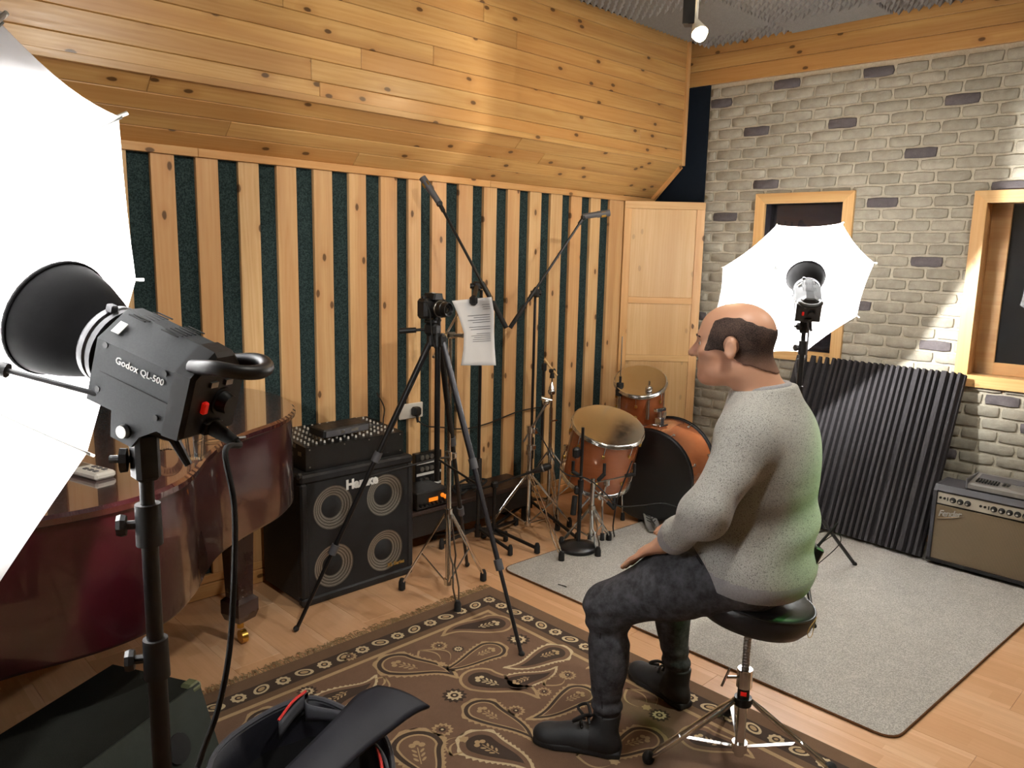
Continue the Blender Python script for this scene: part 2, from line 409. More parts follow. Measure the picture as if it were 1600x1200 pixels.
# dark cloth strip in the corner, left of the bricks
axes = MB(); axes.box((-.22, .004, 1.525), (.40, .018, 3.05)); nv = axes.build('corner_cloth', M['navy_carpet'], wall_right, smooth=0, world=False); nv['label'] = 'dark navy cloth lining the corner'
m = MB(); m.box((4.57, YW-.005, 2.5), (.42, .012, 1.1)); m.build('corner_cloth', M['navy_carpet'], wall_left, smooth=0)
WIN = [(.375, 1.008, .965, 2.03), (1.650, 2.75, .925, 2.003)]
# openings are recessed boxes; cut the wall face there
bm = bmesh.new()
def wall_face():
    xs = [-.45, WIN[0][0]+.05, WIN[0][1]-.05, WIN[1][0]+.05, WIN[1][1]-.05, 5.0]; zs = sorted([0, ZC, WIN[0][2]+.05, WIN[0][3]-.05, WIN[1][2]+.05, WIN[1][3]-.05])
    m = MB()
    for i in range(len(xs)-1):
        for j in range(len(zs)-1):
            cx, cz = (xs[i]+xs[i+1])/2, (zs[j]+zs[j+1])/2
            if any(a+.05 < cx < b-.05 and c+.05 < cz < d-.05 for a, b, c, d in WIN): continue
            m.box((cx, .072, cz), (xs[i+1]-xs[i], .12, zs[j+1]-zs[j]))
    return m
old = wall_right.data; nm = wall_face().build('tmp', M['mortar'], None, smooth=0, fix=False); wall_right.data = nm.data; bpy.data.objects.remove(nm); bpy.data.meshes.remove(old); bm.free()
def brick_mesh(seed):
    r = random.Random(seed); m = MB(); a, h, d = .0865, .0285, .016
    n = 9; pts = []
    per = [(-a, -h), (-a*.5, -h), (0, -h), (a*.5, -h), (a, -h), (a, 0), (a, h), (a*.5, h), (0, h), (-a*.5, h), (-a, h), (-a, 0)]
    per = [(x+r.uniform(-.003, .003)-(.004 if abs(x) == a and abs(z) == h else 0)*math.copysign(1, x), z+r.uniform(-.0022, .0022)-(.003 if abs(x) == a and abs(z) == h else 0)*(1 if z > 0 else -1)) for x, z in per]
    back = [(x, d, z) for x, z in per]; front = [(x, .003, z) for x, z in per]; inn = [(x*.955, -r.uniform(.000, .0025), z*.85) for x, z in per]
    k = len(per); vs = back+front+inn+[(0, -.001, 0)]
    fs = [(i, (i+1) % k, k+(i+1) % k, k+i) for i in range(k)]+[(k+i, k+(i+1) % k, 2*k+(i+1) % k, 2*k+i) for i in range(k)]+[(2*k+i, 2*k+(i+1) % k, 3*k) for i in range(k)]
    m.add(vs, fs); return m
variants = []
for q in range(6):
    for mt in ('brick', 'brick_dark'):
        o = brick_mesh(100+q).build('brick', M[mt], None, smooth=50); variants.append(o)
dark_px = [(1227, 131), (1376, 109), (1517, 151), (1310, 192), (1169, 206), (1117, 161), (1449, 238), (1190, 290), (1377, 317), (1123, 340), (1457, 411), (1585, 290), (1467, 546), (1352, 481), (1595, 632), (1463, 697), (1092, 497)]
dark = [onB(*p) for p in dark_px]
PW, PH = .1842, .0684
rest = MB(); rnd = random.Random(3); nb_ind = 0
for r in range(-12, 29):
    zc = 1.955-PH*r
    if zc > 2.752 or zc < .02: continue
    off = 1.437 if r % 2 == 0 else 1.437+PW/2
    k0 = int((-.03-off)/PW)-2
    for k in range(k0, k0+31):
        a = off+PW*k+.0055; b = a+PW-.011
        a = max(a, -.012)
        if b < .03 or a > 4.8: continue
        segs = [(a, b)]
        for (wa, wb, wc, wd_) in WIN:
            if wc+.02 < zc < wd_-.02:
                ns = []
                for s0, s1 in segs:
                    if s1 <= wa+.03 or s0 >= wb-.03: ns.append((s0, s1)); continue
                    if s0 < wa: ns.append((s0, wa+.03))
                    if s1 > wb: ns.append((wb-.03, s1))
                segs = ns
        for s0, s1 in segs:
            if s1-s0 < .02: continue
            c = (s0+s1)/2; isd = any(s0-.008 <= d.x <= s1+.008 and abs(d.z-zc) < PH/2 for d in dark) or (c > 1.9 and rnd.random() < .05)
            zz = min(1, (2.758-(zc-.0285))/.057) if zc+.0285 > 2.758 else 1
            vis = c < 1.92 and (zc > .95 or (c > 1.42 and zc > .33) or (c < .3 and zc > .55))
            mtx = Matrix.Translation((c, 0, zc-(1-zz)*.0285)) @ Matrix.Diagonal(((s1-s0)/.173, 1, zz*(-1 if False else 1), 1))
            v = variants[2*rnd.randrange(6)+(1 if isd else 0)]
            if vis and nb_ind < 300: instance(v, wall_right, mtx); nb_ind += 1
            else:
                o = len(rest.v); rest.v += [tuple(mtx @ q.co) for q in v.data.vertices]
                for p in v.data.polygons: rest.f.append([i+o for i in p.vertices]); rest.mi.append(1 if isd else 0)
ro = rest.build('brick_rest', [M['brick'], M['brick_dark']], wall_right, smooth=50, world=False); ro['kind'] = 'stuff'
for v in variants: bpy.data.objects.remove(v)
# pine band under the ceiling
for k in range(3):
    hb = (ZC-2.762)/3
    axes_obj('band_board', wall_right, M['pine_soffit'], WB @ Vector((2.31, -.006, 2.762+hb*(k+.5))), WB.to_3x3() @ Vector((1, 0, 0)), (0, 0, 1), (5.04, hb-.0015, .03), .003)
# windows
def window(n, w, label, reveal_mat, depth, pane_mat):
    a, b, c, d = w; fw = .066
    root = bpy.data.objects.new('window_%d' % n, None); COL.objects.link(root); root.location = P0; root.rotation_euler = (0, 0, RB); tag(root, label, None, None, 'structure')
    X = WB.to_3x3() @ Vector((1, 0, 0))
    def board(nm, p, q):     # mitred boards
        p, q = Vector(p), Vector(q); dx = (q-p).normalized(); L = (q-p).length; m = MB()
        m.prism([(-L/2, -fw/2), (L/2, -fw/2), (L/2-fw, fw/2), (-L/2+fw, fw/2)], -.0125, .0125)
        o = m.build(nm, M['pine_frame'], None, smooth=0)
        nz = Vector((0, -1, 0)); yd = nz.cross(dx)
        mt = Matrix((dx, yd, nz)).transposed().to_4x4(); mt.translation = (p+q)/2+yd*(fw/2)+Vector((0, -.012, 0)); o.parent = root; o.matrix_basis = mt
    board('frame_board', (a, 0, d), (b, 0, d)) if False else None
    for p, q in (((a, 0, c), (b, 0, c)), ((b, 0, c), (b, 0, d)), ((b, 0, d), (a, 0, d)), ((a, 0, d), (a, 0, c))): board('frame_board', p, q)
    ia, ib, ic, id_ = a+fw-.004, b-fw+.004, c+fw-.004, d-fw+.004
    for (x0, x1, z0, z1) in ((ia-.02, ia, ic, id_), (ib, ib+.02, ic, id_), (ia-.02, ib+.02, ic-.02, ic), (ia-.02, ib+.02, id_, id_+.02)):
        m = MB(); m.box(((x0+x1)/2, depth/2, (z0+z1)/2), (x1-x0, depth, z1-z0)); m.build('reveal', reveal_mat, root, smooth=0, world=False)
    m = MB(); m.box(((ia+ib)/2, depth*.6, (ic+id_)/2), (ib-ia, .006, id_-ic)); m.build('pane', pane_mat, root, smooth=0, world=False)
    return root, (ia, ib, ic, id_)
w1, q1 = window(1, WIN[0], 'small pine-framed window behind the studio umbrella', M['dark_reveal'], .15, M['window_glass'])
w2, q2 = window(2, WIN[1], 'large pine-framed control room window above the guitar amplifier', M['pine_trim'], .15, M['window_glass'])
for w, q, mt in ((w1, q1, M['dark_reveal']), (w2, q2, M['black_gap'])):
    ia, ib, ic, id_ = q
    m = MB(); m.box(((ia+ib)/2, .16, (ic+id_)/2), (ib-ia+.04, .02, id_-ic+.04)); m.build('backing', mt, w, smooth=0, world=False)
ia, ib, ic, id_ = q2
for (x0, x1, z0, z1) in ((ia, ia+.1, ic, id_), (ia, ib, ic, ic+.07)):   # inner sash of the far pane
    m = MB(); m.box(((x0+x1)/2, .14, (z0+z1)/2), (x1-x0, .02, z1-z0), b=.003); m.build('inner_sash', M['pine_trim'], w2, smooth=0, world=False)

# ------------------------------------------------------------------ ceiling with acoustic foam
ceiling = structure('ceiling', lambda m: m.box((1.6, .8, ZC+.06), (7.4, 5.6, .1)), M['black_gap'], 'ceiling covered with grey acoustic foam tiles')
def tile(kind):
    m = MB(); n = 11; T = .59; p = T/n; hh = .045
    if kind == 'pyr':
        for i in range(n):
            for j in range(n):
                x, y = -T/2+p*i, -T/2+p*j
                m.add([(x, y, 0), (x+p, y, 0), (x+p, y+p, 0), (x, y+p, 0), (x+p/2, y+p/2, -hh)], [(0, 4, 1), (1, 4, 2), (2, 4, 3), (3, 4, 0)])
    else:
        for i in range(n+4):
            q = T/(n+4); x = -T/2+q*i
            m.add([(x, -T/2, 0), (x+q/2, -T/2, -hh*.8), (x+q, -T/2, 0), (x, T/2, 0), (x+q/2, T/2, -hh*.8), (x+q, T/2, 0)], [(0, 1, 4, 3), (1, 2, 5, 4), (0, 2, 1), (3, 4, 5)])
    m.box((0, 0, .012), (T, T, .024)); return m
tp = tile('pyr').build('foam_tile', M['foam'], ceiling, smooth=0, fix=True, world=False); tw = tile('wedge').build('foam_tile', M['foam'], ceiling, smooth=0, world=False)
a0 = FL(1130, 1, ZC-.04); used = {}
for i in range(-9, 4):
    for j in range(-7, 5):
        cx, cy = a0.x+.3+.6*i-.02, a0.y-.3-.6*j
        if not (-1.7 < cx < 5.2 and -1.7 < cy < YK-.1): continue
        src = tw if (i+j) % 2 else tp
        mt = Matrix.Translation((cx, cy, ZC-.014))
        if src.name not in used: src.matrix_basis = mt; used[src.name] = 1
        else: instance(src, ceiling, mt)
structure('wall_back', lambda m: m.box((-1.96, .8, 1.525), (.12, 5.5, 3.05)), M['plaster'], 'plain plaster wall behind the piano keyboard')
structure('wall_front', lambda m: m.box((1.6, -1.86, 1.525), (7.3, .12, 3.05)), M['plaster'], 'plain plaster wall behind the camera')

# ------------------------------------------------------------------ plywood corner panel
cr = Vector((math.sin(AZ), -math.cos(AZ), 0))   # camera right, level
PA = Vector((4.352, YW-.03, 0)); PBv = PA+cr*.552; pn = Vector((-cr.y, cr.x, 0)); pn = pn if pn.x > 0 else -pn   # pn points away from the room
corner = thing('corner_panel', 'tall pale plywood panel with pine rails standing across the room corner', 'panel', (PA+PBv)/2)
def pz(py): 
    d = ray(1030, py); t = ((PA-Vector((0, 0, H))).dot(pn))/(Vector(d).dot(pn)); return H+d[2]*t
zt = pz(315)
def pboard(nm, u0, u1, z0, z1, mat, proud, along='z'):
    c = PA+cr*((u0+u1)/2)+Vector((0, 0, (z0+z1)/2))-pn*(proud-.011)
    if along == 'z': axes_obj(nm, corner, mat, c, (0, 0, 1), cr, (z1-z0, u1-u0, .022), .0015)
    else: axes_obj(nm, corner, mat, c, cr, (0, 0, 1), (u1-u0, z1-z0, .022), .0015)
pboard('stile', 0, .05, 0, zt-.05, M['pine_frame'], .012); pboard('stile', .495, .552, 0, zt-.05, M['pine_wall'], .012)
pboard('rail', 0, .552, zt-.05, zt, M['pine_frame'], .014, 'x')
r1, r2 = pz(470), pz(560)
for z in (r1, r2, .12): pboard('rail', .05, .495, z-.02, z+.025, M['pine_frame'], .012, 'x')
for z0, z1 in ((r1+.025, zt-.05), (r2+.025, r1-.02), (.145, r2-.02)): pboard('plywood_sheet', .05, .495, z0, z1, M['plywood'], .004)
# socket on the slats
so = FL(0, 0)
a, b = WY(625, 630, YW-.022), WY(657, 653, YW-.022)
sk = thing('wall_socket', 'white double wall socket on the slats behind the camera tripod', 'socket', ((a.x+b.x)/2, YW-.021, (a.z+b.z)/2))
part('face_plate', lambda m: m.box((0, -.006, 0), (abs(b.x-a.x)+.02, .012, .085), b=.004), M['white_plastic'], sk, world=False)
pl = thing('power_plug', 'black power plug pushed into the white wall socket', 'plug', ((a.x+b.x)/2+.015, YW-.034, (a.z+b.z)/2))
M['black_plastic'] = pm('black_plastic', '#161617', .45, var=.15, vs=60)
part('plug_body', lambda m: (m.box((0, -.022, 0), (.05, .045, .05), b=.01), m.cyl((0, -.03, -.02), (0, -.035, -.06), .009, .006)), M['black_plastic'], pl, world=False)
pc = [Vector((0, -.034, -.05)), Vector((.05, -.05, -.085)), Vector((.16, -.03, -.11)), Vector((.36, -.02, -.15)), Vector((.55, -.02, -.14)), Vector((.80, -.02, -.10)), Vector((1.05, -.015, -.10))]
part('cable', lambda m: m.tube(spline(pc), .004), M['black_plastic'], pl, world=False)
# ------------------------------------------------------------------ shared materials of the equipment
t = NT('piano_lacquer'); v = t.coord(); n1 = t.noise(v, 3, 3); t.set(col=t.mix(n1, rgb('#2a080d'), rgb('#3d0e16')), rough=.28, spec=.5, coat=1.0, coatr=.015); M['piano'] = t.m
t = NT('piano_lid_lacquer'); v = t.coord(); n1 = t.noise(v, 3, 3); t.set(col=t.mix(n1, rgb('#2e0c10'), rgb('#401318')), rough=.2, spec=1.0, coat=1.0, coatr=.008); t.b.inputs['Coat IOR'].default_value = 2.2; M['piano_lid'] = t.m
M['piano_leg'] = pm('piano_leg', '#2a1014', .3, coat=.6, var=.2, vs=6)
t = NT('chrome'); v = t.coord(); n1 = t.noise(v, 25, 2); t.set(col=rgb('#d6d6d4'), metal=1.0, rough=t.math('ADD', t.math('MULTIPLY', n1, .15), .08)); M['chrome'] = t.m
M['steel'] = pm('steel', '#a9a8a4', .32, metal=1.0, var=.2, vs=40)
M['brass'] = pm('brass', '#c09a4c', .3, metal=1.0)
M['black_metal'] = pm('black_metal', '#141415', .34, spec=.5, var=.15, vs=30)
M['black_rubber'] = pm('black_rubber', '#1b1b1b', .8, var=.2, vs=80)
M['grey_plastic'] = pm('grey_plastic', '#545458', .5)
M['lamp_grey'] = pm('lamp_grey', '#191e21', .65, var=.08, vs=300, bump=.08, bs=900)
M['reflector_black'] = pm('reflector_black', '#080708', .65, spec=.06)
M['reflector_in'] = pm('reflector_in', '#e8e8e8', .45, metal=.4)
M['ring_metal'] = pm('ring_metal', '#4a4a4c', .4, metal=.6, var=.3, vs=60)
M['letter_white'] = pm('letter_white', '#e6e6e2', .5)
M['red_switch'] = NT('red_switch').set(col=rgb('#d81e1e'), rough=.3, emis=rgb('#ff2010'), es=.12).m
M['dark_slot'] = pm('dark_slot', '#070707', .8)
t = NT('bulb_glass'); t.set(col=(1, 1, 1, 1), emis=(1, .97, .92, 1), es=60.0); M['bulb'] = t.m
def mk_fabric():
    t = NT('umbrella_fabric'); d = t.n('ShaderNodeBsdfDiffuse'); d.inputs[0].default_value = (.93, .93, .94, 1); tr = t.n('ShaderNodeBsdfTranslucent'); tr.inputs[0].default_value = (.9, .9, .92, 1)
    mx = t.n('ShaderNodeMixShader'); mx.inputs[0].default_value = .28; t.l(d.outputs[0], mx.inputs[1]); t.l(tr.outputs[0], mx.inputs[2]); t.l(mx.outputs[0], t.out.inputs[0]); t.t.nodes.remove(t.b)
    v = t.coord(); bp = t.n('ShaderNodeBump'); t.l(t.noise(v, 9, 3), bp.inputs['Height']); bp.inputs['Strength'].default_value = .15; bp.inputs['Distance'].default_value = .01; t.l(bp.outputs[0], d.inputs['Normal']); return t.m
M['fabric_white'] = mk_fabric()

# ------------------------------------------------------------------ grand piano
out = [(-.42, 1.93), (.0, 1.93), (.34, 1.93), (.50, 1.918), (.626, 1.938), (.73, 1.995), (.815, 2.085), (.90, 2.21), (1.0, 2.33), (1.13, 2.425), (1.30, 2.525), (1.43, 2.66), (1.505, 2.84), (1.53, 3.03), (1.50, 3.2), (1.40, 3.29), (1.25, 3.31), (0, 3.31), (-.42, 3.31)]
def outline(pts, k=5):
    c = spline([Vector((x, y, 0)) for x, y in pts[2:17]], k); q = [Vector((x, y, 0)) for x, y in pts[:2]]+c+[Vector((x, y, 0)) for x, y in pts[17:]]; return [(p.x, p.y) for p in q]
poly = outline(out)
def offset(poly, d):
    n = len(poly); r = []
    for i in range(n):
        a, b, c = Vector(poly[i-1]), Vector(poly[i]), Vector(poly[(i+1) % n]); t = ((b-a).normalized()+(c-b).normalized()).normalized(); r.append((b.x+t.y*d, b.y-t.x*d))
    return r
piano = thing('grand_piano', 'glossy burgundy grand piano with its lid closed beside the slatted wall', 'piano', (.6, 2.6, 0))
def lid_fn(m):
    ps = [offset(poly, d) for d in (.006, .013, .013, .004)]; zs = (.972, .978, .992, 1.0)
    m.loft([[Vector((x, y, z)) for x, y in p] for p, z in zip(ps, zs)])
def case_fn(m):
    ps = [offset(poly, d) for d in (-.01, 0, 0)]; m.loft([[Vector((x, y, z)) for x, y in p] for p, z in zip(ps, (.632, .645, .971))])
part('case', case_fn, M['piano'], piano, smooth=40); part('lid', lid_fn, M['piano_lid'], piano, smooth=40)
def leg_fn(x, y):
    def fn(m):
        R = Matrix.Rotation(.3, 3, 'Z')
        for z0, z1, a, b in ((.20, .632, .075, .098), (.13, .185, .104, .104)):
            m.loft([[Vector((x, y, z))+R @ Vector((sx*w/2, sy*w/2, 0)) for sx, sy in ((-1, -1), (1, -1), (1, 1), (-1, 1))] for z, w in ((z0, a), (z1, b))])
        m.loft([[Vector((x, y, z))+R @ Vector((sx*w/2, sy*w/2, 0)) for sx, sy in ((-1, -1), (1, -1), (1, 1), (-1, 1))] for z, w in ((.185, .104), (.20, .075))])
        m.loft([[Vector((x, y, z))+R @ Vector((sx*w/2, sy*w/2, 0)) for sx, sy in ((-1, -1), (1, -1), (1, 1), (-1, 1))] for z, w in ((.10, .085), (.13, .104))])
    return fn
for x, y in ((1.31, 2.91), (-.15, 2.12), (-.15, 3.12)):
    lg = part('leg', leg_fn(x, y), M['piano_leg'], piano, smooth=20)
    part('caster', lambda m: (m.cyl((x, y, .10), (x, y, .06), .014), m.cyl((x-.012, y-.02, .028), (x+.012, y-.02, .028), .028, n=20)), M['brass'], lg)
def lyre(m):
    for s in (-1, 1): m.tube([(-.12, 2.62+s*.09, .64), (-.12, 2.62+s*.05, .3), (-.12, 2.62+s*.07, .12)], .018)
    m.box((-.12, 2.62, .10), (.12, .26, .05), b=.01)
    for s in (-1, 0, 1): m.box((-.24, 2.62+s*.06, .06), (.16, .025, .012), b=.004)
part('pedal_lyre', lyre, M['piano_leg'], piano)
# things on the lid
rc = FL(140, 742, 1.0)
t1 = thing('remote_control', 'cream air conditioner remote control lying on the piano lid', 'remote', rc)
R = Matrix.Rotation(math.atan2(FL(175, 752, 1).y-FL(105, 733, 1).y, FL(175, 752, 1).x-FL(105, 733, 1).x), 3, 'Z')
part('body', lambda m: m.box((0, 0, .0105), (.15, .058, .019), R, b=.006), M['white_plastic'], t1, world=False)
def btn(m):
    for i in range(3):
        for j in range(2): m.box(R @ Vector((.005+.022*i, -.012+.024*j, .021)), (.013, .012, .003), R, b=.001)
part('button', btn, M['grey_plastic'], t1, world=False); part('display', lambda m: m.box(R @ Vector((-.045, 0, .0205)), (.04, .036, .002), R), M['steel'], t1, world=False)
t = NT('clear_glass'); t.set(col=(.97, .99, .98, 1), rough=.0, trans=1.0, ior=1.4); M['clear_glass'] = t.m
def tumbler(c, axis, h, r0, r1, name, label):
    o = thing(name, label, 'glass', c)
    part('wall', lambda m: m.lathe([(0, 0), (r0, 0), (r1, h), (r1-.002, h), (r0-.003, .008), (0, .008)], (0, 0, 0), axis, 28), M['clear_glass'], o, world=False, smooth=60)
    return o
gc = FL(306, 716, 1.0); tumbler(gc+Vector((0, 0, .0005)), (0, 0, 1), .088, .024, .029, 'drinking_glass', 'upright drinking glass on the piano lid')
gd = FL(262, 703, 1.0); ax = (Vector((0, 0, 0))-Vector((gd.x, gd.y, 0))).normalized(); tumbler(gd+Vector((0, 0, .043))-ax*.075, (ax+Vector((0, 0, -.06))).normalized(), .085, .033, .0415, 'drinking_glass', 'drinking glass lying on its side on the piano lid')
pe = FL(340, 690, 1.0)
pen = thing('pen', 'clear plastic pen lying on the piano lid behind the upright glass', 'pen', pe)
part('barrel', lambda m: m.cyl((-.07, .02, .005), (.06, -.01, .005), .0045, n=10), M['clear_glass'], pen, world=False); part('cap', lambda m: m.cyl((.061, -.0102, .005), (.085, -.0157, .005), .0052, n=10), M['steel'], pen, world=False)

# ------------------------------------------------------------------ studio lights
def nvec(a, e): a, e = math.radians(a), math.radians(e); return np.array([math.sin(a)*math.cos(e), -math.sin(e), math.cos(a)*math.cos(e)])
def umbrella(C, ncam, Rr, phi, B, label, hgt=.2):
    n = Vector(M3 @ ncam).normalized()
    e1c = np.cross(ncam, [0, 1, 0]); e1c /= np.linalg.norm(e1c); e2c = np.cross(ncam, e1c); e1, e2 = Vector(M3 @ e1c), Vector(M3 @ e2c)
    o = thing('photo_umbrella', label, 'umbrella', C)
    D = [e1*math.cos(phi+k*math.pi/4)+e2*math.sin(phi+k*math.pi/4) for k in range(8)]
    def rib(k, r): return C+D[k % 8]*(Rr*r)+n*(hgt*(1-r*r))
    for k in range(8):
        def fn(u, v):
            r = .03+.97*v; p = rib(k, r).lerp(rib(k+1, r), u); s = 4*u*(1-u)
            return p-(p-C-n*hgt).normalized()*(.016*s*v*v)-n*(.012*s*r)
        part('canopy_panel', lambda m: m.grid(fn, 8, 12), M['fabric_white'], o, smooth=180, fix=False)
        rb = part('rib', lambda m: m.tube([rib(k, q/8)-n*.006 for q in range(9)], .0017, 6), M['steel'], o)
        part('tip', lambda m: m.cyl(rib(k, .985), rib(k, 1.0)+D[k]*.012-n*.01, .0032, n=8), M['white_plastic'], rb)
        part('stretcher', lambda m: m.cyl(rib(k, .48)-n*.006, C-n*.01+D[k]*.01, .0015, n=6), M['steel'], o)
    part('shaft', lambda m: m.cyl(C+n*(hgt+.02), B-n*.09, .004, n=10), M['black_metal'], o); part('runner', lambda m: m.cyl(C-n*.03, C+n*.005, .011, n=12), M['black_plastic'], o)
    return n
def studio_lamp(Rc, a, label, watts, spot_label=None):
    """Rc centre of the reflector mouth, a pointing out of it"""
    a = Vector(a).normalized(); up = Vector((0, 0, 1)); u = (up-a*up.dot(a)).normalized(); s = u.cross(a)   # s: to the lamp's ... side
    R = Matrix((s, u, a)).transposed()     # local x side, y up, z forward
    P = lambda x, y, z: Rc+R @ Vector((x, y, z))
    o = thing('studio_lamp', label, 'lamp', Rc-a*.2)
    L = lambda pr: (lambda m: m.lathe(pr, Rc, a, 40, R=R, caps=False))
    rf = part('reflector', L([(.0905, .0), (.092, .002), (.092, .006), (.0895, .008), (.089, .0), (.080, -.035), (.066, -.072), (.053, -.098), (.051, -.105)]), M['reflector_black'], o, smooth=60, fix=False)
    part('reflector_lining', L([(.0893, .004), (.0785, -.034), (.064, -.071), (.0495, -.1)]), M['reflector_in'], o, smooth=60, fix=False)
    part('mount_ring', lambda m: (m.lathe([(.046, -.100), (.058, -.100), (.060, -.104), (.060, -.112), (.057, -.115), (.057, -.118), (.061, -.120), (.061, -.128), (.046, -.128)], Rc, a, 40, R=R), m.box(P(.02, .06, -.112), (.012, .012, .014), R, b=.002)), M['ring_metal'], o, smooth=30)
    def body(m):
        def sec(z, w, h, c):
            pts = [(-w, -h), (w, -h), (w, h-c), (w-c*1.1, h), (-w+c*1.1, h), (-w, h-c)]
            return [P(x, y, z) for x, y in pts]
        m.loft([sec(-.126, .050, .060, .036), sec(-.134, .058, .067, .04), sec(-.272, .056, .064, .036)])
    part('body', body, M['lamp_grey'], o, smooth=20)
    bk = part('back_cap', lambda m: m.loft([[P(x, y, z) for x, y in ((-w, -h), (w, -h), (w, h-c), (w-c*1.1, h), (-w+c*1.1, h), (-w, h-c))] for z, w, h, c in ((-.272, .057, .066, .036), (-.298, .055, .064, .034), (-.304, .05, .058, .03))]), M['black_plastic'], o, smooth=20)
    part('handle', lambda m: m.tube(spline([P(-.040, .040, -.285), P(-.045, .055, -.325), P(-.03, .058, -.352), P(0, .058, -.362), P(.03, .058, -.352), P(.045, .055, -.325), P(.040, .040, -.285)], 6), .0105, 12), M['black_plastic'], o, smooth=60)
    part('dial', lambda m: (m.cyl(P(-.012, -.012, -.304), P(-.012, -.012, -.322), .017, .014, 24), m.cyl(P(-.012, -.012, -.304), P(-.012, -.012, -.307), .021, .021, 24)), M['black_plastic'], bk)
    part('power_switch', lambda m: m.box(P(.024, -.016, -.307), (.010, .018, .008), R, b=.002), M['red_switch'], bk)
    part('marker', lambda m: [m.box(P(x, .018, -.306), (.014, .008, .004), R) for x in (-.016, .014)], M['steel'], bk)
    part('socket', lambda m: m.box(P(.0, -.05, -.306), (.034, .02, .012), R, b=.002), M['black_plastic'], bk)
    for sd in (-1, 1):
        for z in (-.150, -.258): 
            for y in (-.045, .022): part('screw', lambda m: m.cyl(P(sd*.0545, y, z), P(sd*.0588, y, z), .0045, n=12), M['black_metal'], o)
        part('seam', lambda m: m.box(P(sd*.0572, -.018, -.203), (.0012, .001, .136), R), M['dark_slot'], o)
    for z in (-.165, -.225):
        for k in range(7):
            part('vent_slot', lambda m: m.box(P(-.026+.0087*k-.0, .0657, z), (.0022, .0015, .03), R), M['dark_slot'], o)
    for sd in (1,):
        c = P(sd*.0578, .004, -.172); put_text('Godox', .0145, c, -a, u, M['letter_white'], o, extrude=.0004, offset=.0002)
        put_text('QL-500', .0135, P(sd*.0578, .004, -.2175), -a, u, M['letter_white'], o, extrude=.0004, offset=.0001)
        part('sticker', lambda m: m.box(P(sd*.0405, .0475, -.152), (.020, .0012, .014), R @ Matrix.Rotation(-sd*.74, 3, 'Z')), M['letter_white'], o)
    part('yoke', lambda m: [m.prism([(-.02, -.12), (.02, -.12), (.024, -.10), (.03, -.064), (-.075, -.064), (-.03, -.10)], -.003, .003, P(sd*.03, 0, -.185), R @ Matrix(((0, 0, 1), (0, 1, 0), (1, 0, 0)))) for sd in (-1, 1)]+[m.cyl(P(-.036, -.1, -.19), P(.036, -.1, -.19), .011, n=18)], M['lamp_grey'], o, smooth=20)
    part('pivot_bolt', lambda m: m.cyl(P(.042, -.1, -.19), P(.034, -.1, -.19), .0095, .011, 20), M['steel'], o)
    part('tilt_lever', lambda m: m.tube([P(.0, -.10, -.20), P(-.02, -.105, -.23), P(-.028, -.14, -.262)], [.009, .009, .006], 8), M['black_plastic'], o)
    bc = Rc-a*.028
    bo = part('bulb', lambda m: m.lathe([(.004, -.07), (.012, -.068), (.015, -.055), (.015, -.034), (.008, -.024), (.001, -.021)], bc, a, 16, R=R), M['bulb'], o, smooth=60)
    ld = bpy.data.lights.new('lamp_light', 'POINT'); ld.energy = watts; ld.shadow_soft_size = .018; ld.color = (1, .985, .96)
    lo = bpy.data.objects.new('lamp_light', ld); COL.objects.link(lo); lo.parent = o; lo.location = (bc+a*.017)-(Rc-a*.2)
    return o, P(0, -.1, -.19), P
def light_stand(base, top, label, feet_ang, foot_r=.48):
    o = thing('light_stand', label, 'light stand', base)
    b = Vector(base); tp = Vector(top); z1 = tp.z
    X = lambda z: Vector((b.x, b.y, z))
    part('pole', lambda m: (m.cyl(X(.22), X(z1-.36), .0145), m.cyl(X(z1-.36), X(z1-.14), .0125), m.cyl(X(z1-.14), X(z1-.02), .0105)), M['black_metal'], o)
    for z in (z1-.36, z1-.14):
        c = part('collar', lambda m: m.cyl(X(z-.045), X(z+.02), .0195, .0185, 20), M['black_plastic'], o)
        kd = (Vector((-cr.x, -cr.y, 0))*.9-Vector((math.cos(AZ), math.sin(AZ), 0))*.3).normalized()
        part('knob', lambda m: (m.cyl(X(z-.012), X(z-.012)+kd*.034, .007, n=10), m.lathe([(.004, 0), (.016, .001), (.018, .008), (.016, .014), (.004, .015)], X(z-.012)+kd*.03, kd, 8)), M['black_plastic'], c, smooth=30)
    part('spigot', lambda m: m.cyl(X(z1-.03), X(z1+.02), .008, n=14), M['steel'], o)
    br = part('tilt_bracket', lambda m: (m.box(X(z1-.045), (.036, .036, .075), b=.006), m.cyl(X(z1-.05)-Vector((.04, -.03, 0)), X(z1-.05), .006, n=10)), M['black_plastic'], o)
    part('clamp_knob', lambda m: m.lathe([(.004, 0), (.018, .002), (.019, .012), (.004, .014)], X(z1-.05)+kd*.022, kd, 9), M['black_plastic'], br)
    part('hub', lambda m: m.cyl(X(.50), X(.54), .024, n=18), M['black_plastic'], o); part('lower_hub', lambda m: m.cyl(X(.20), X(.24), .022, n=18), M['black_plastic'], o)
    for an in feet_ang:
        d = Vector((math.cos(an), math.sin(an), 0)); ft = X(0)+d*foot_r
        lg = part('leg', lambda m: m.cyl(X(.52)+d*.02, ft+Vector((0, 0, .012)), .0095, n=10), M['black_metal'], o)
        part('brace', lambda m: m.cyl(X(.22)+d*.02, X(.52).lerp(ft, .55), .006, n=8), M['black_metal'], lg)
        part('rubber_foot', lambda m: m.ball(ft+Vector((0, 0, .013)), .013, 10, 8), M['black_rubber'], lg)
    return o
def lift(px, py, d): return DP(px, py, d)
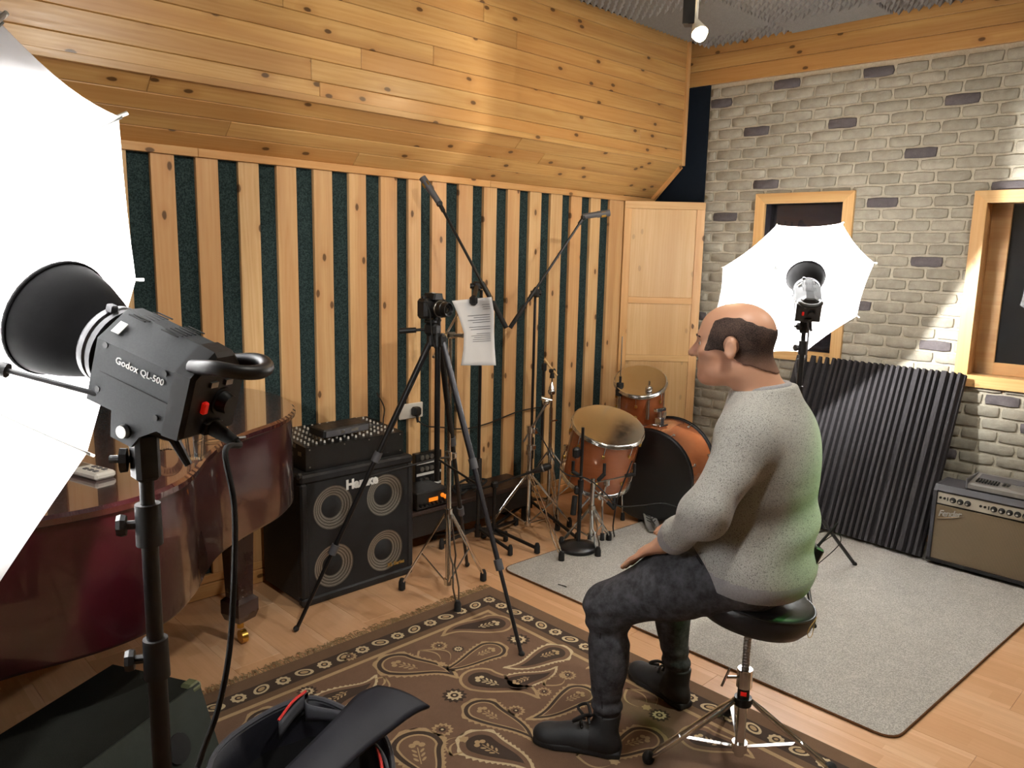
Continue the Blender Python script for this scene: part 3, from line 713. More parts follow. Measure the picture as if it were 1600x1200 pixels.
# near light at the piano
nL = nvec(-95.79, 15.487); BL = DP(175, 622, 1.116); CL = BL+Vector(M3 @ nL)*.1766
umbrella(CL, nL, .46, 2.7304, BL, 'open white photo umbrella in front of the grand piano')
aL = CV(-.889, -.374, .267); RcL = DP(95, 499, 1.19)
lampL, pivL, PL = studio_lamp(RcL, aL, 'grey and black studio lamp on the stand by the grand piano', W_STUDIO_NEAR)
light_stand((pivL.x, pivL.y, 0), pivL, 'black light stand standing before the grand piano', [math.radians(q) for q in (-120, -10, 115)])
plg = PL(0, -.05, -.31)
cb = [plg, PL(0, -.055, -.36), DP(352, 705, 1.05), DP(366, 790, 1.06), DP(366, 900, 1.07), DP(358, 1020, 1.09), DP(340, 1110, 1.10), DP(312, 1190, 1.12), DP(290, 1290, 1.14), FL(300, 1500, .01)]
cord = part('power_cord', lambda m: (m.tube(spline(cb, 6), .0042, 10)), M['black_rubber'], lampL)
part('plug', lambda m: m.cyl(plg, PL(0, -.055, -.352), .0125, .008, 14), M['black_rubber'], cord)
# far light by the brick wall
nR = nvec(-3.827, 38.54); CR_ = DP(1237.05, 456.85, 4.0227); BR = CR_-Vector(M3 @ nR)*.19
umbrella(CR_, nR, .42, .3478, BR, 'open white photo umbrella in front of the small window', .25)
aR = CV(.24, -.60, .76); RcR = DP(1259, 434, 3.80)
lampR, pivR, PR = studio_lamp(RcR, aR, 'studio lamp pointing into the umbrella by the small window', W_STUDIO_FAR)
bs = Vector((pivR.x, pivR.y, 0)); f0 = FL(1335, 885); a0_ = math.atan2(f0.y-bs.y, f0.x-bs.x)
light_stand(bs, pivR, 'black light stand on the grey carpet behind the seated man', [a0_, a0_+2.09, a0_-2.09], (f0-bs).length)
cb = [PR(0, -.05, -.31), DP(1263, 520, 3.75), DP(1258, 560, 3.78), DP(1243, 580, 3.8), Vector((bs.x+.02, bs.y-.1, .5)), Vector((bs.x+.05, bs.y+.1, .02)), Vector((bs.x+.5, bs.y+.1, .02))]
part('power_cord', lambda m: m.tube(spline(cb, 6), .0045, 8), M['grey_plastic'], lampR)

# ------------------------------------------------------------------ ceiling spot in view
ts = DP(1077, 40, 3.45); tz = Vector((ts.x, ts.y, ZC-.06))
R = frame((0, 0, 1), CV(1, 0, .35)); sp = thing('ceiling_spotlight', 'lit spotlight hanging from a drop box under the foam ceiling', 'lamp', tz)
R = Matrix.Rotation(math.atan2(cr.y, cr.x)-.35, 3, 'Z')
M['white_metal'] = pm('white_metal', '#c9c4b4', .45)
part('drop_box', lambda m: m.box((ts+tz)/2, (.055, .06, tz.z-ts.z), R, b=.003), M['black_metal'], sp, smooth=0)
part('box_cover', lambda m: m.box((ts+tz)/2+R @ Vector((.029, -.0, 0)), (.006, .066, tz.z-ts.z+.004), R, b=.001), M['white_metal'], sp, smooth=0)
hd = DP(1091, 45, 3.42); be = DP(1098, 66, 3.38); ad = (be-hd).normalized()
part('swivel_arm', lambda m: m.tube([ts+Vector((0, 0, .06)), hd-ad*.02], .008), M['white_metal'], sp)
part('lamp_holder', lambda m: m.lathe([(.014, -.05), (.02, -.03), (.034, .02), (.036, .03), (.03, .03), (.016, -.02)], hd, ad, 20), M['white_metal'], sp)
t = NT('spot_bulb'); t.set(col=(1, 1, 1, 1), emis=(1, .82, .55, 1), es=40); M['spot_bulb'] = t.m
part('bulb', lambda m: m.ball(hd+ad*.032, (.03, .03, .034), 16, 10), M['spot_bulb'], sp, smooth=180)
ld = bpy.data.lights.new('spot_light', 'POINT'); ld.energy = W_TRACK_FRONT; ld.color = (1, .74, .44); ld.shadow_soft_size = .035
lo = bpy.data.objects.new('spot_light', ld); COL.objects.link(lo); lo.parent = sp; lo.location = hd+ad*.075-tz
# added fill spots outside the view, and an added green lamp tinting the sweater
def fill_spot(loc, aim, watts, col, name, label, size=1.9):
    loc = Vector(loc); d = (Vector(aim)-loc).normalized(); o = thing(name, label, 'lamp', (loc.x, loc.y, ZC-.06))
    part('drop_box', lambda m: m.box((loc.x, loc.y, (loc.z+.05+ZC-.06)/2), (.055, .06, ZC-.06-loc.z-.05)), M['black_metal'], o, smooth=0)
    part('housing', lambda m: m.lathe([(.02, -.10), (.045, -.08), (.06, .0), (.056, .0), (.04, -.07)], loc, d, 20), M['white_metal'], o)
    l = bpy.data.lights.new('spot_light', 'SPOT'); l.energy = watts; l.color = col; l.spot_size = size; l.spot_blend = .8; l.shadow_soft_size = .05
    q = bpy.data.objects.new('spot_light', l); COL.objects.link(q); q.parent = o; q.location = loc-Vector((loc.x, loc.y, ZC-.06)); q.rotation_euler = d.to_track_quat('-Z', 'Y').to_euler()
WARM = (1, .94, .84)  # tint of the added fill spots
fill_spot((1.45, .55, 2.86), (2.0, 2.9, .6), W_FILL, WARM, 'ceiling_spotlight', 'added fill spotlight over the photographer, aimed at the drum kit', 2.3)
fill_spot((3.05, .1, 2.86), (3.9, 2.1, .1), W_FILL, WARM, 'ceiling_spotlight', 'added fill spotlight over the grey carpet, aimed at the brick wall', 2.3)
fill_spot((.15, 1.75, 2.8), (1.2, 3.3, 1.2), W_FILL*.2, WARM, 'ceiling_spotlight', 'added fill spotlight over the piano, aimed at the slats', 2.2)
fill_spot((2.85, .1, 1.9), (2.22, 1.0, .88), W_GREEN_FILL, (.25, 1, .2), 'green_fill_lamp', 'added green fill lamp behind the seated man, outside the view', .45)
# ------------------------------------------------------------------ bass cabinet, mixer and small gear
M['tolex'] = pm('tolex', '#1a1a1c', .6, var=.15, vs=200, bump=.5, bs=350, bd=.0008)
M['grille_black'] = pm('grille_black', '#131314', .75, bump=.8, bs=500)
def mk_cone():
    t = NT('speaker_cone'); v = t.coord(); w = t.vor(v, 260, rnd=0.0); t.set(col=t.mix(t.ramp(w, [(.3, G(0)), (.45, G(1))]), rgb('#c9c6bd'), rgb('#5a574f')), metal=.6, rough=.38); return t.m
M['cone'] = mk_cone()
M['letter_gold'] = pm('letter_gold', '#a8843a', .5)
cx0, cx1, cyf, cyb, cz = 1.645, 2.262, 3.0, 3.375, .618
cab = thing('speaker_cabinet', 'black bass speaker cabinet with four silver cones', 'speaker', ((cx0+cx1)/2, (cyf+cyb)/2, 0))
cxm = (cx0+cx1)/2
def cabbody(m):
    t_ = .03
    m.box((cxm, (cyf+cyb)/2+.012, cz/2+.006), (cx1-cx0, cyb-cyf-.024, cz-.012), b=.012)
    for z in (.021, cz-.021): m.box((cxm, cyf+.02, z), (cx1-cx0, .045, .042), b=.01)
    for x in (cx0+.018, cx1-.018): m.box((x, cyf+.02, cz/2), (.036, .045, cz-.08), b=.008)
part('body', cabbody, M['tolex'], cab, smooth=25)
def grille(m):
    gx, gz = (cx1-cx0-.07)/2, (cz-.082)/2; n = 48
    for i, sx in enumerate((-1, 1)):
        for sz in (-1, 1):
            x0, x1 = (cxm-gx, cxm) if sx < 0 else (cxm, cxm+gx); z0, z1 = (cz/2-gz, cz/2) if sz < 0 else (cz/2, cz/2+gz)
            c = Vector((cxm+sx*.142, 0, cz/2-.005+(.138 if sz > 0 else -.142))); a_, b_ = [], []
            for k in range(n):
                q = 2*math.pi*(k+.5)/n; dx, dz = math.cos(q), math.sin(q)
                t_ = min(((x1 if dx > 0 else x0)-c.x)/dx if abs(dx) > 1e-6 else 9, ((z1 if dz > 0 else z0)-c.z)/dz if abs(dz) > 1e-6 else 9)
                a_.append(Vector((c.x+.1035*dx, cyf+.004, c.z+.1035*dz))); b_.append(Vector((c.x+dx*t_, cyf+.004, c.z+dz*t_)))
            for qx in (x0, x1):
                for qz in (z0, z1): j = min(range(n), key=lambda k: (b_[k].x-qx)**2+(b_[k].z-qz)**2); b_[j] = Vector((qx, cyf+.004, qz))
            m.add(a_+b_, [(k, (k+1) % n, n+(k+1) % n, n+k) for k in range(n)])
part('grille', grille, M['grille_black'], cab, smooth=0)
part('corner', lambda m: m.box((cx0+.0, cyf+.01, cz), (.03, .03, .03), b=.008), M['black_plastic'], cab)
for sx in (-.142, .142):
    for sz in (-.142, .138):
        c = Vector((cxm+sx, cyf+.005, cz/2-.005+sz))
        k = part('speaker_cone', lambda m: m.lathe([(.106, .0005), (.098, -.001), (.045, -.0175)], c, (0, -1, 0), 48, caps=False), M['cone'], cab, smooth=30)
        part('dust_cap', lambda m: m.lathe([(.0, -.004), (.03, -.007), (.052, -.0155)], c, (0, -1, 0), 32, caps=False), M['grille_black'], k, smooth=60)
put_text('Hartke', .062, (cxm-.075, cyf+.003, cz-.105), (1, 0, .0), (0, 0, 1), M['letter_white'], cab, extrude=.002, offset=.0028)
put_text('XL Series', .026, (cxm+.155, cyf+.004, .072), (1, 0, 0), (0, 0, 1), M['letter_gold'], cab, extrude=.001, offset=.0008)
for x in (cx0+.04, cx1-.04):
    for y in (cyf+.05, cyb-.05): part('foot', lambda m: m.cyl((x, y, 0), (x, y, .014), .018), M['black_rubber'], cab)
mx0, mx1, myf, myb = 1.70, 2.235, 3.045, 3.37
mixer = thing('audio_mixer', 'black mixing desk with rows of pale knobs on the bass cabinet', 'mixer', ((mx0+mx1)/2, (myf+myb)/2, cz))
part('chassis', lambda m: m.prism([(myf, cz+.001), (myb, cz+.001), (myb, cz+.135), (myf, cz+.112)], mx0, mx1, R=Matrix(((0, 0, 1), (1, 0, 0), (0, 1, 0)))), M['black_metal'], mixer, smooth=0)
kn = None
for i in range(9):
    for j in range(12):
        y = myf+.03+.032*i; x = mx0+.03+.042*j
        if x > mx1-.02: continue
        z = cz+.112+.023*(y-myf)/(myb-myf)
        mt = Matrix.Translation(Vector((x, y, z))-mixer.location)
        if kn is None: kn = part('knob', lambda m: m.lathe([(.0055, 0), (.0045, .011), (.001, .012)], (0, 0, 0), (0, 0, 1), 8), M['white_plastic'], mixer, world=False); kn.matrix_basis = mt
        else: instance(kn, mixer, mt)
part('jack_panel', lambda m: [m.box((mx0-.001, myf+.05+.05*k, cz+.075+.03*(k % 2)), (.004, .03, .018)) for k in range(5)], M['steel'], mixer, smooth=0)
for x, z in ((mx0+.02, .1), (mx0+.2, .1), (mx1-.2, .1), (mx1-.02, .1), (mx0+.02, .02), (mx1-.02, .02)): part('screw', lambda m: m.cyl((x, myf-.002, cz+z), (x, myf+.001, cz+z), .004, n=8), M['steel'], mixer)
rb = Vector((1.93, 3.13, cz+.134)); rec = thing('wireless_receiver', 'small black wireless receiver box lying on the mixing desk', 'receiver', rb)
R = Matrix.Rotation(.12, 3, 'Z') @ Matrix.Rotation(.07, 3, 'X')
part('case', lambda m: m.box((0, 0, .024), (.27, .11, .04), R, b=.006), M['black_plastic'], rec, world=False)
part('front_panel', lambda m: m.box(R @ Vector((0, -.056, .024)), (.25, .003, .028), R), M['grey_plastic'], rec, world=False)
part('label_mark', lambda m: [m.box(R @ Vector((x, -.058, .024)), (.02, .002, .014), R) for x in (-.03, .03, .05)], M['steel'], rec, world=False)
part('lead', lambda m: m.tube(spline([(.13, -.03, .025), (.2, -.05, .02), (.26, .02, .03), (.32, .1, .07), (.36, .22, .12)]), .0035), M['black_plastic'], rec, world=False)
# low bench along the wall with an amplifier head and an upright knob panel
bx0, bx1, byf, byb, bzt = 2.29, 3.28, 3.15, 3.385, .25
bench = thing('low_bench', 'long low dark bench standing along the slatted wall', 'bench', ((bx0+bx1)/2, (byf+byb)/2, 0))
M['dark_wood'] = pine('dark_wood', rgb('#3a2a24'), rgb('#33241f'), rgb('#241815'), knot=.2)
part('top', lambda m: m.box(((bx0+bx1)/2, (byf+byb)/2, bzt-.012), (bx1-bx0, byb-byf, .024), b=.003), M['dark_wood'], bench, smooth=0)
part('apron', lambda m: m.box(((bx0+bx1)/2, byf+.02, bzt-.085), (bx1-bx0-.06, .02, .12)), M['black_plastic'], bench, smooth=0)
for x in (bx0+.03, bx1-.03):
    for y in (byf+.03, byb-.03): part('leg', lambda m: m.box((x, y, (bzt-.024)/2), (.04, .04, bzt-.024)), M['black_plastic'], bench, smooth=0)
hx = WY(668, 790, 3.2).x
amp_h = thing('amplifier_head', 'black bass amplifier head with orange glowing display on the low bench', 'amplifier', (hx, 3.25, bzt))
part('case', lambda m: m.box((0, 0, .0495), (.22, .19, .095), b=.006), M['black_metal'], amp_h, world=False)
M['orange_glow'] = NT('orange_glow').set(col=rgb('#c06010'), rough=.4, emis=rgb('#ff8a20'), es=.5).m
part('display', lambda m: m.box((.0, -.101, .05), (.06, .003, .02)), M['orange_glow'], amp_h, world=False)
for k in range(7): part('knob', lambda m: m.cyl((-.085+.027*k, -.1, .028), (-.085+.027*k, -.118, .028), .009, .008, 10), M['black_plastic'], amp_h, world=False)
part('lamp_button', lambda m: [m.ball((.06+.02*k, -.104, .062-.012*k), .012, 10, 6) for k in range(2)], M['orange_glow'], amp_h, world=False)
pa, pb = WY(650, 765, 3.376), WY(684, 702, 3.376)
pan = thing('patch_panel', 'upright black rack panel with white strips and rows of sockets beside the bass cabinet', 'rack unit', ((pa.x+pb.x)/2, 3.376, bzt))
pw, ph = pb.x-pa.x+.03, pb.z-bzt
part('panel_body', lambda m: m.box((0, 0, ph/2), (pw, .035, ph), b=.003), M['black_metal'], pan, world=False, smooth=0)
for k in range(4):
    part('label_strip', lambda m: m.box((0, -.019, ph-.055-.066*k), (pw-.01, .002, .014)), M['letter_white'], pan, world=False, smooth=0)
    for j in range(4):
        part('socket', lambda m: m.lathe([(.006, 0), (.014, 0), (.014, .006), (.006, .006)], (-.05+.034*j, -.018, ph-.025-.066*k), (0, -1, 0), 12), M['steel'] if k < 3 and (k < 2 or j < 2) else M['dark_slot'], pan, world=False)
# cable heap on the bench
rs = random.Random(5); cp = [Vector((2.85+.10*math.cos(q*1.1)+rs.uniform(-.05, .05), 3.26+.05*math.sin(q*1.7)+rs.uniform(-.02, .02), bzt+.01+.05*rs.random())) for q in range(22)]
heap = part('cable_coil', lambda m: m.tube(spline(cp, 5), .007, 7), M['black_rubber'], None); tag(heap, 'heap of coiled black cable lying on the low bench', 'cable')

# ------------------------------------------------------------------ stands
def seg(m, a, b, r, r2=None, n=12): m.cyl(a, b, r, r2, n)
def tri_stand(name, label, cat, base, feet, hubz, top, mat, r=.0125, low=.07, double=True, rubber=.016, rod=.0045, group=None, braces=True):
    base = Vector((base[0], base[1], 0)); o = thing(name, label, cat, base, group=group); X = lambda z: Vector((base.x, base.y, z))
    part('lower_tube', lambda m: seg(m, X(low), X(hubz+.28 if hubz+.28 < top else top), r), mat, o)
    if hubz+.28 < top: part('upper_tube', lambda m: seg(m, X(hubz+.27), X(top), r*.75), mat, o)
    part('leg_collar', lambda m: seg(m, X(hubz-.02), X(hubz+.025), r*1.7, r*1.5, 16), mat, o); part('foot_collar', lambda m: seg(m, X(low), X(low+.03), r*1.5, n=16), mat, o)
    for f in feet:
        ft = Vector((f[0], f[1], .03)); d = (ft-X(.03)).normalized(); sd = d.cross(Vector((0, 0, 1)))*(.011 if double else 0)
        p0 = X(hubz)+d*r*1.3
        if double: lg = part('leg', lambda m: [m.tube([p0+sd*q*.6, p0.lerp(ft, .45)+sd*q*1.25, p0.lerp(ft, .55)+sd*q*.4, p0.lerp(ft, .8)+sd*q*1.2, ft+sd*q*.4], rod, 7) for q in (-1, 1)], mat, o)
        else: lg = part('leg', lambda m: m.cyl(p0, ft, rod*1.7, n=10), mat, o)
        if braces: part('brace', lambda m: m.cyl(X(low+.015)+d*r, p0.lerp(ft, .55), rod*.9, n=7), mat, lg)
        part('rubber_foot', lambda m: m.lathe([(rubber*.7, -.028), (rubber*1.05, -.024), (rubber, .012), (rubber*.6, .03)], Vector((ft.x, ft.y, .03)), (0, 0, 1), 12), M['black_rubber'], lg)
    return o, X
# camera tripod
fA, fB, fC = FL(463, 987), FL(815, 1027), FL(730, 886); tc = (fA+fB+fC)/3
tp = thing('camera_tripod', 'black photo tripod holding the camera, standing on the floor and rug edge', 'tripod', (tc.x, tc.y, 0))
sz = over(tc, 683, 530).z; ap = Vector((over(tc, 684, 530).x, over(tc, 684, 530).y, sz))
X = lambda z: Vector((ap.x, ap.y, z))
part('centre_column', lambda m: (seg(m, X(sz-.62), X(sz+.10), .0125), seg(m, X(sz-.03), X(sz+.025), .03, .026, 18)), M['black_metal'], tp)
M['tripod_alu'] = pm('tripod_alu', '#4c4c50', .35, metal=.8)
for f in (fA, fB, fC):
    d = (Vector((f.x, f.y, 0))-X(0)).normalized(); p0 = X(sz-.005)+d*.03; ft = Vector((f.x, f.y, .008)); dr = ft-p0
    k1, k2 = p0+dr*.40, p0+dr*.72
    lg = part('leg', lambda m: (seg(m, p0, k1, .0135), seg(m, k1, k2, .0108), seg(m, k2, ft, .0085)), M['tripod_alu'] if f is fB else M['black_metal'], tp)
    for k in (k1, k2): part('leg_clamp', lambda m: seg(m, k-dr.normalized()*.022, k+dr.normalized()*.022, .0175, n=14), M['grey_plastic'], lg)
    part('leg_joint', lambda m: m.box(p0, (.03, .03, .05), b=.006), M['black_plastic'], lg)
    part('rubber_foot', lambda m: m.ball(ft+Vector((0, 0, .006)), .013, 10, 8), M['black_rubber'], lg)
    part('spreader_arm', lambda m: seg(m, X(sz-.52), p0+dr*.47, .005, n=8), M['black_metal'], tp)
hc = over(tc, 676, 514)
part('pan_head', lambda m: (m.box(hc, (.055, .06, .05), frame((0, 0, 1), CV(1, 0, -.5)), b=.01), seg(m, X(sz+.09), hc, .018), m.box(hc+Vector((0, 0, .033)), (.06, .05, .016), frame((0, 0, 1), CV(1, 0, -.5)), b=.004)), M['black_plastic'], tp)
part('pan_handle', lambda m: (seg(m, hc, hc-cr*.07-Vector((0, 0, .006)), .006), seg(m, hc-cr*.07-Vector((0, 0, .006)), hc-cr*.14-Vector((0, 0, .012)), .011, .012)), M['black_plastic'], tp)
# camera
dc = hc+Vector((0, 0, .045)); fw = CV(.80, .05, -.60); fw.z = 0; fw.normalize(); sd = fw.cross(Vector((0, 0, 1))); Rc_ = Matrix((sd, fw, Vector((0, 0, 1)))).transposed()
cm = thing('photo_camera', 'black DSLR camera with a short zoom lens on the tripod', 'camera', dc); Q = lambda x, y, z: Rc_ @ Vector((x, y, z))
def cbody(m):
    m.box(Q(0, -.008, .042), (.132, .058, .084), Rc_, b=.012); m.box(Q(-.052, .018, .040), (.03, .03, .076), Rc_, b=.012)
    m.loft([[Q(x*s, y, z) for x, z in ((-.03, .08), (.03, .08), (.022, .105), (-.022, .105))] for y, s in ((-.03, .8), (.0, 1), (.028, 1), (.036, .85))])
part('body', cbody, M['black_plastic'], cm, world=False, smooth=25)
ln = part('lens', lambda m: (m.lathe([(.033, .0), (.034, .02), (.0325, .022), (.0325, .05), (.030, .052), (.030, .074), (.0295, .076), (.026, .076), (.022, .066), (.0, .06)], Q(.004, .018, .042), Q(0, 1, 0), 28)), M['black_metal'], cm, world=False, smooth=30)
part('lens_ring', lambda m: m.lathe([(.0335, .022), (.0345, .023), (.0345, .026), (.0335, .027)], Q(.004, .018, .042), Q(0, 1, 0), 28), M['steel'], ln, world=False)
part('front_glass', lambda m: m.lathe([(.0, .066), (.024, .064)], Q(.004, .018, .042), Q(0, 1, 0), 24, caps=False), M['glass_dark'], ln, world=False)
part('mode_dial', lambda m: m.cyl(Q(.042, -.01, .083), Q(.042, -.01, .094), .011, n=16), M['black_plastic'], cm, world=False); part('hot_shoe', lambda m: m.box(Q(0, -.005, .106), (.02, .02, .004), Rc_), M['steel'], cm, world=False)
part('strap', lambda m: m.tube(spline([Q(.066, 0, .07), Q(.078, .03, .068), Q(.072, .05, .03), Q(.06, .05, -.06), Q(.03, .04, -.12)], 5), .0025, 6), M['black_rubber'], cm, world=False)
# chrome cymbal stand in front of the tripod
s1f = [FL(628, 922), FL(755, 908), FL(715, 958)]; s1 = (s1f[0]+s1f[1]+s1f[2])/3
s1t = over(s1, 708, 528).z
st1, X = tri_stand('cymbal_stand', 'chrome double-braced cymbal stand with a bare boom rod beside the camera tripod', 'drum stand', s1, s1f, .40, s1t, M['chrome'], .0125, .05)
tt = X(s1t)
part('tilter', lambda m: (m.box(tt+Vector((0, 0, .012)), (.05, .035, .03), b=.008), seg(m, tt-cr*.04+Vector((0, 0, .012)), tt+cr*.045+Vector((0, 0, .012)), .009)), M['chrome'], st1)
part('wing_nut', lambda m: m.box(tt+cr*.05+Vector((0, 0, .012)), (.012, .03, .02), b=.004), M['chrome'], st1)
ra, rb_ = DP(677, 558, 3.42), DP(720, 482, 4.0); part('boom_rod', lambda m: seg(m, ra, rb_, .006), M['steel'], st1); part('boom_tip', lambda m: seg(m, rb_-(rb_-ra).normalized()*.05, rb_+(rb_-ra).normalized()*.03, .011), M['chrome'], st1)
part('memory_lock', lambda m: (seg(m, X(.66), X(.70), .019, n=16), m.box(X(.68)+cr*.026, (.02, .014, .03), b=.004)), M['chrome'], st1)
# boom microphone stands
def boom_stand(label, base, feet, px_clutch, px_mic, px_weight, dep_mic, dep_w, mic_dir, mic_label):
    base = Vector((base[0], base[1], 0)); cl = over(base, *px_clutch)
    o, X = tri_stand('microphone_stand', label, 'microphone stand', base, feet, .10, cl.z-.02, M['black_metal'], .0115, .055, False, .014, .0058, braces=False)
    part('height_clutch', lambda m: seg(m, X(.10+.27), X(.10+.40), .0175, .0165, 16), M['black_plastic'], o)
    a, b = DP(px_mic[0], px_mic[1], dep_mic), DP(px_weight[0], px_weight[1], dep_w)
    part('swivel', lambda m: (m.box(cl, (.04, .04, .05), b=.01), seg(m, cl-cr*.035, cl+cr*.03, .014)), M['black_plastic'], o)
    bo = part('boom_arm', lambda m: seg(m, a, b, .0072), M['black_metal'], o)
    part('counterweight', lambda m: seg(m, b+(a-b).normalized()*.15, b, .0125, n=14), M['black_rubber'], bo); part('arm_clutch', lambda m: seg(m, a.lerp(b, .62), a.lerp(b, .74), .0125), M['black_plastic'], bo)
    cp = part('mic_clip', lambda m: (seg(m, a, a+(a-b).normalized()*.03, .011), m.box(a+(a-b).normalized()*.045, (.03, .03, .03), b=.008)), M['black_plastic'], bo)
    md = Vector(mic_dir).normalized(); c0 = a+(a-b).normalized()*.055
    mi = thing('microphone', mic_label, 'microphone', c0); part('mic_body', lambda m: (m.cyl(c0-md*.01, c0+md*.075, .0155, .017, 16), m.cyl(c0+md*.075, c0+md*.15, .019, .019, 16)), M['grey_plastic'], mi)
    part('mic_grille', lambda m: m.box(c0+md*.112-Vector((0, 0, .004)), (.034, .034, .03), frame(md), b=.004), M['brass'], mi)
    return o, cl, X
m1b = FL(746, 853)
o1, cl1, X1 = boom_stand('black boom microphone stand that carries the sheet of paper', m1b, [FL(797, 868), FL(790, 846), FL(690, 858)], (745, 447), (693, 330), (791, 512), 3.95, 3.85, CV(-.55, -.83, .0), 'grey condenser microphone on the boom reaching up over the camera')
m2b = FL(827, 806)
o2, cl2, X2 = boom_stand('black boom microphone stand between the chrome drum stands', m2b, [FL(757, 840), FL(901, 848), (3.62, 3.32)], (838, 458), (905, 350), (797, 512), 4.5, 4.45, CV(.98, -.14, .05), 'grey condenser microphone on the boom pointing at the corner panel')
# sheet of paper clipped to the first stand
M['paper'] = pm('paper', '#e4e4e6', .8); M['ink'] = pm('ink', '#56565c', .9)
PD = 3.80
prof = [(467, 706, 768), (490, 716, 772), (520, 725, 772), (545, 724, 773), (571, 720, 775)]
def paper_pt(u, v, off=0.0):
    q = v*(len(prof)-1); i = min(int(q), len(prof)-2); f = q-i; y, l, r = [prof[i][k]*(1-f)+prof[i+1][k]*f for k in range(3)]
    y += (1-2*u)*3*(1-v)-(5 if False else 0)*u; d = PD+.05*math.sin(math.pi*u)*(1-v)-.03*(v-.5)**2*4-off
    return DP(l+(r-l)*u, y, d)
pp = thing('paper_sheet', 'white printed sheet of paper hanging from the microphone stand', 'paper', paper_pt(.5, 1))
part('page', lambda m: m.grid(lambda u, v: paper_pt(u, v), 10, 16), M['paper'], pp, smooth=180, fix=False, solid=.0006)
rs = random.Random(8)
def lines(m):
    for k in range(3): m.grid(lambda u, v: paper_pt(.72+.2*u, .11+.035*k+.006*v, .0025), 4, 1)
    for k in range(13):
        if k in (4, 7): continue
        a = .2+rs.random()*.22; m.grid(lambda u, v: paper_pt(a+(.88-a)*u, .27+.03*k+.006*v, .0025), 10, 1)
tx = part('printed_text', lines, M['ink'], pp, fix=False); tx['kind'] = 'stuff'
part('paper_clip', lambda m: (m.box(paper_pt(.55, .0)-Vector((0, 0, .008)), (.035, .04, .05), frame((0, 0, 1), cr), b=.012), seg(m, paper_pt(.55, 0), cl1, .012)), M['black_plastic'], o1)
# short stand for a kick microphone
m3b = FL(771, 846)
o3, X3 = tri_stand('microphone_stand', 'short black microphone stand with a low boom before the bench', 'microphone stand', m3b, [FL(678, 843), FL(839, 865), FL(806, 821)], .075, over(m3b, 770, 757).z, M['black_metal'], .0105, .05, False, .016, .0058, braces=False)
e0 = X3(over(m3b, 770, 757).z); e1 = over(m3b, 838, 735)
part('boom_arm', lambda m: (seg(m, e0-(e1-e0)*.5, e1, .007), m.box(e0, (.04, .04, .04), b=.01)), M['black_metal'], o3)
mi = thing('microphone', 'black microphone on the short stand low boom', 'microphone', e1); part('mic_body', lambda m: m.lathe([(.012, -.02), (.018, .01), (.022, .06), (.016, .085), (.004, .09)], e1, e1-e0, 16), M['black_plastic'], mi)
part('mic_ring', lambda m: m.lathe([(.0205, .035), (.023, .036), (.023, .042), (.0205, .043)], e1, e1-e0, 16), M['steel'], mi)
# two more chrome stands behind
b2 = FL(824, 836); z2 = over(b2, 829, 668).z
st2, X2_ = tri_stand('cymbal_stand', 'chrome hi-hat style stand with a folded boom in front of the boom microphone stand', 'drum stand', b2, [FL(877, 878), (2.86, 3.13), (3.37, 2.93)], .36, z2, M['chrome'], .0125, .06)
q0 = X2_(z2); part('clamp', lambda m: (seg(m, q0-Vector((0, 0, .03)), q0+Vector((0, 0, .012)), .02, .022, 18), m.box(q0+cr*.03-Vector((0, 0, .02)), (.03, .016, .035), b=.005)), M['chrome'], st2); part('memory_lock', lambda m: (seg(m, q0-Vector((0, 0, .13)), q0-Vector((0, 0, .1)), .02, n=16), m.box(q0+cr*.022-Vector((0, 0, .115)), (.03, .016, .03), b=.005)), M['chrome'], st2)
part('boom_rod', lambda m: seg(m, over(b2, 818, 690), over(b2, 853, 632), .006), M['steel'], st2); part('boom_tilter', lambda m: (m.ball(over(b2, 853, 628), .022, 12, 8), seg(m, over(b2, 846, 622), over(b2, 862, 626), .012)), M['chrome'], st2)
b3 = FL(856, 803); z3 = over(b3, 862, 612).z
st3, X3_ = tri_stand('cymbal_stand', 'chrome cymbal stand with a felt-topped tilter beside the floor tom', 'drum stand', b3, [FL(871, 829), (3.72, 3.05), (3.25, 3.36)], .40, z3, M['chrome'], .011, .06)
q0 = X3_(z3); part('tilter', lambda m: (m.ball(q0, .024, 12, 8), seg(m, q0, q0+Vector((0, 0, .09)), .005), m.lathe([(.012, .0), (.02, .01), (.006, .05)], q0+Vector((0, 0, .01)), (0, 0, 1), 12)), M['chrome'], st3); part('lock_pin', lambda m: m.box(q0-Vector((0, 0, .18))+cr*.02, (.05, .008, .008)), M['chrome'], st3)
part('felt', lambda m: seg(m, q0+Vector((0, 0, .085)), q0+Vector((0, 0, .115)), .016, .012), M['black_rubber'], st3)
part('stick_clip', lambda m: (m.box(q0+Vector((0, 0, .15))-cr*.05, (.03, .03, .05), b=.008), m.box(q0+Vector((0, 0, .13))-cr*.0, (.05, .02, .025), b=.006), seg(m, q0+Vector((0, 0, -.3))-cr*.052, q0+Vector((0, 0, .15))-cr*.052, .008)), M['black_plastic'], st3)
part('drum_stick', lambda m: seg(m, q0+Vector((0, 0, .20))-cr*.05, q0+Vector((0, 0, .10))+cr*.03, .008, .007), M['pine_frame'], st3)
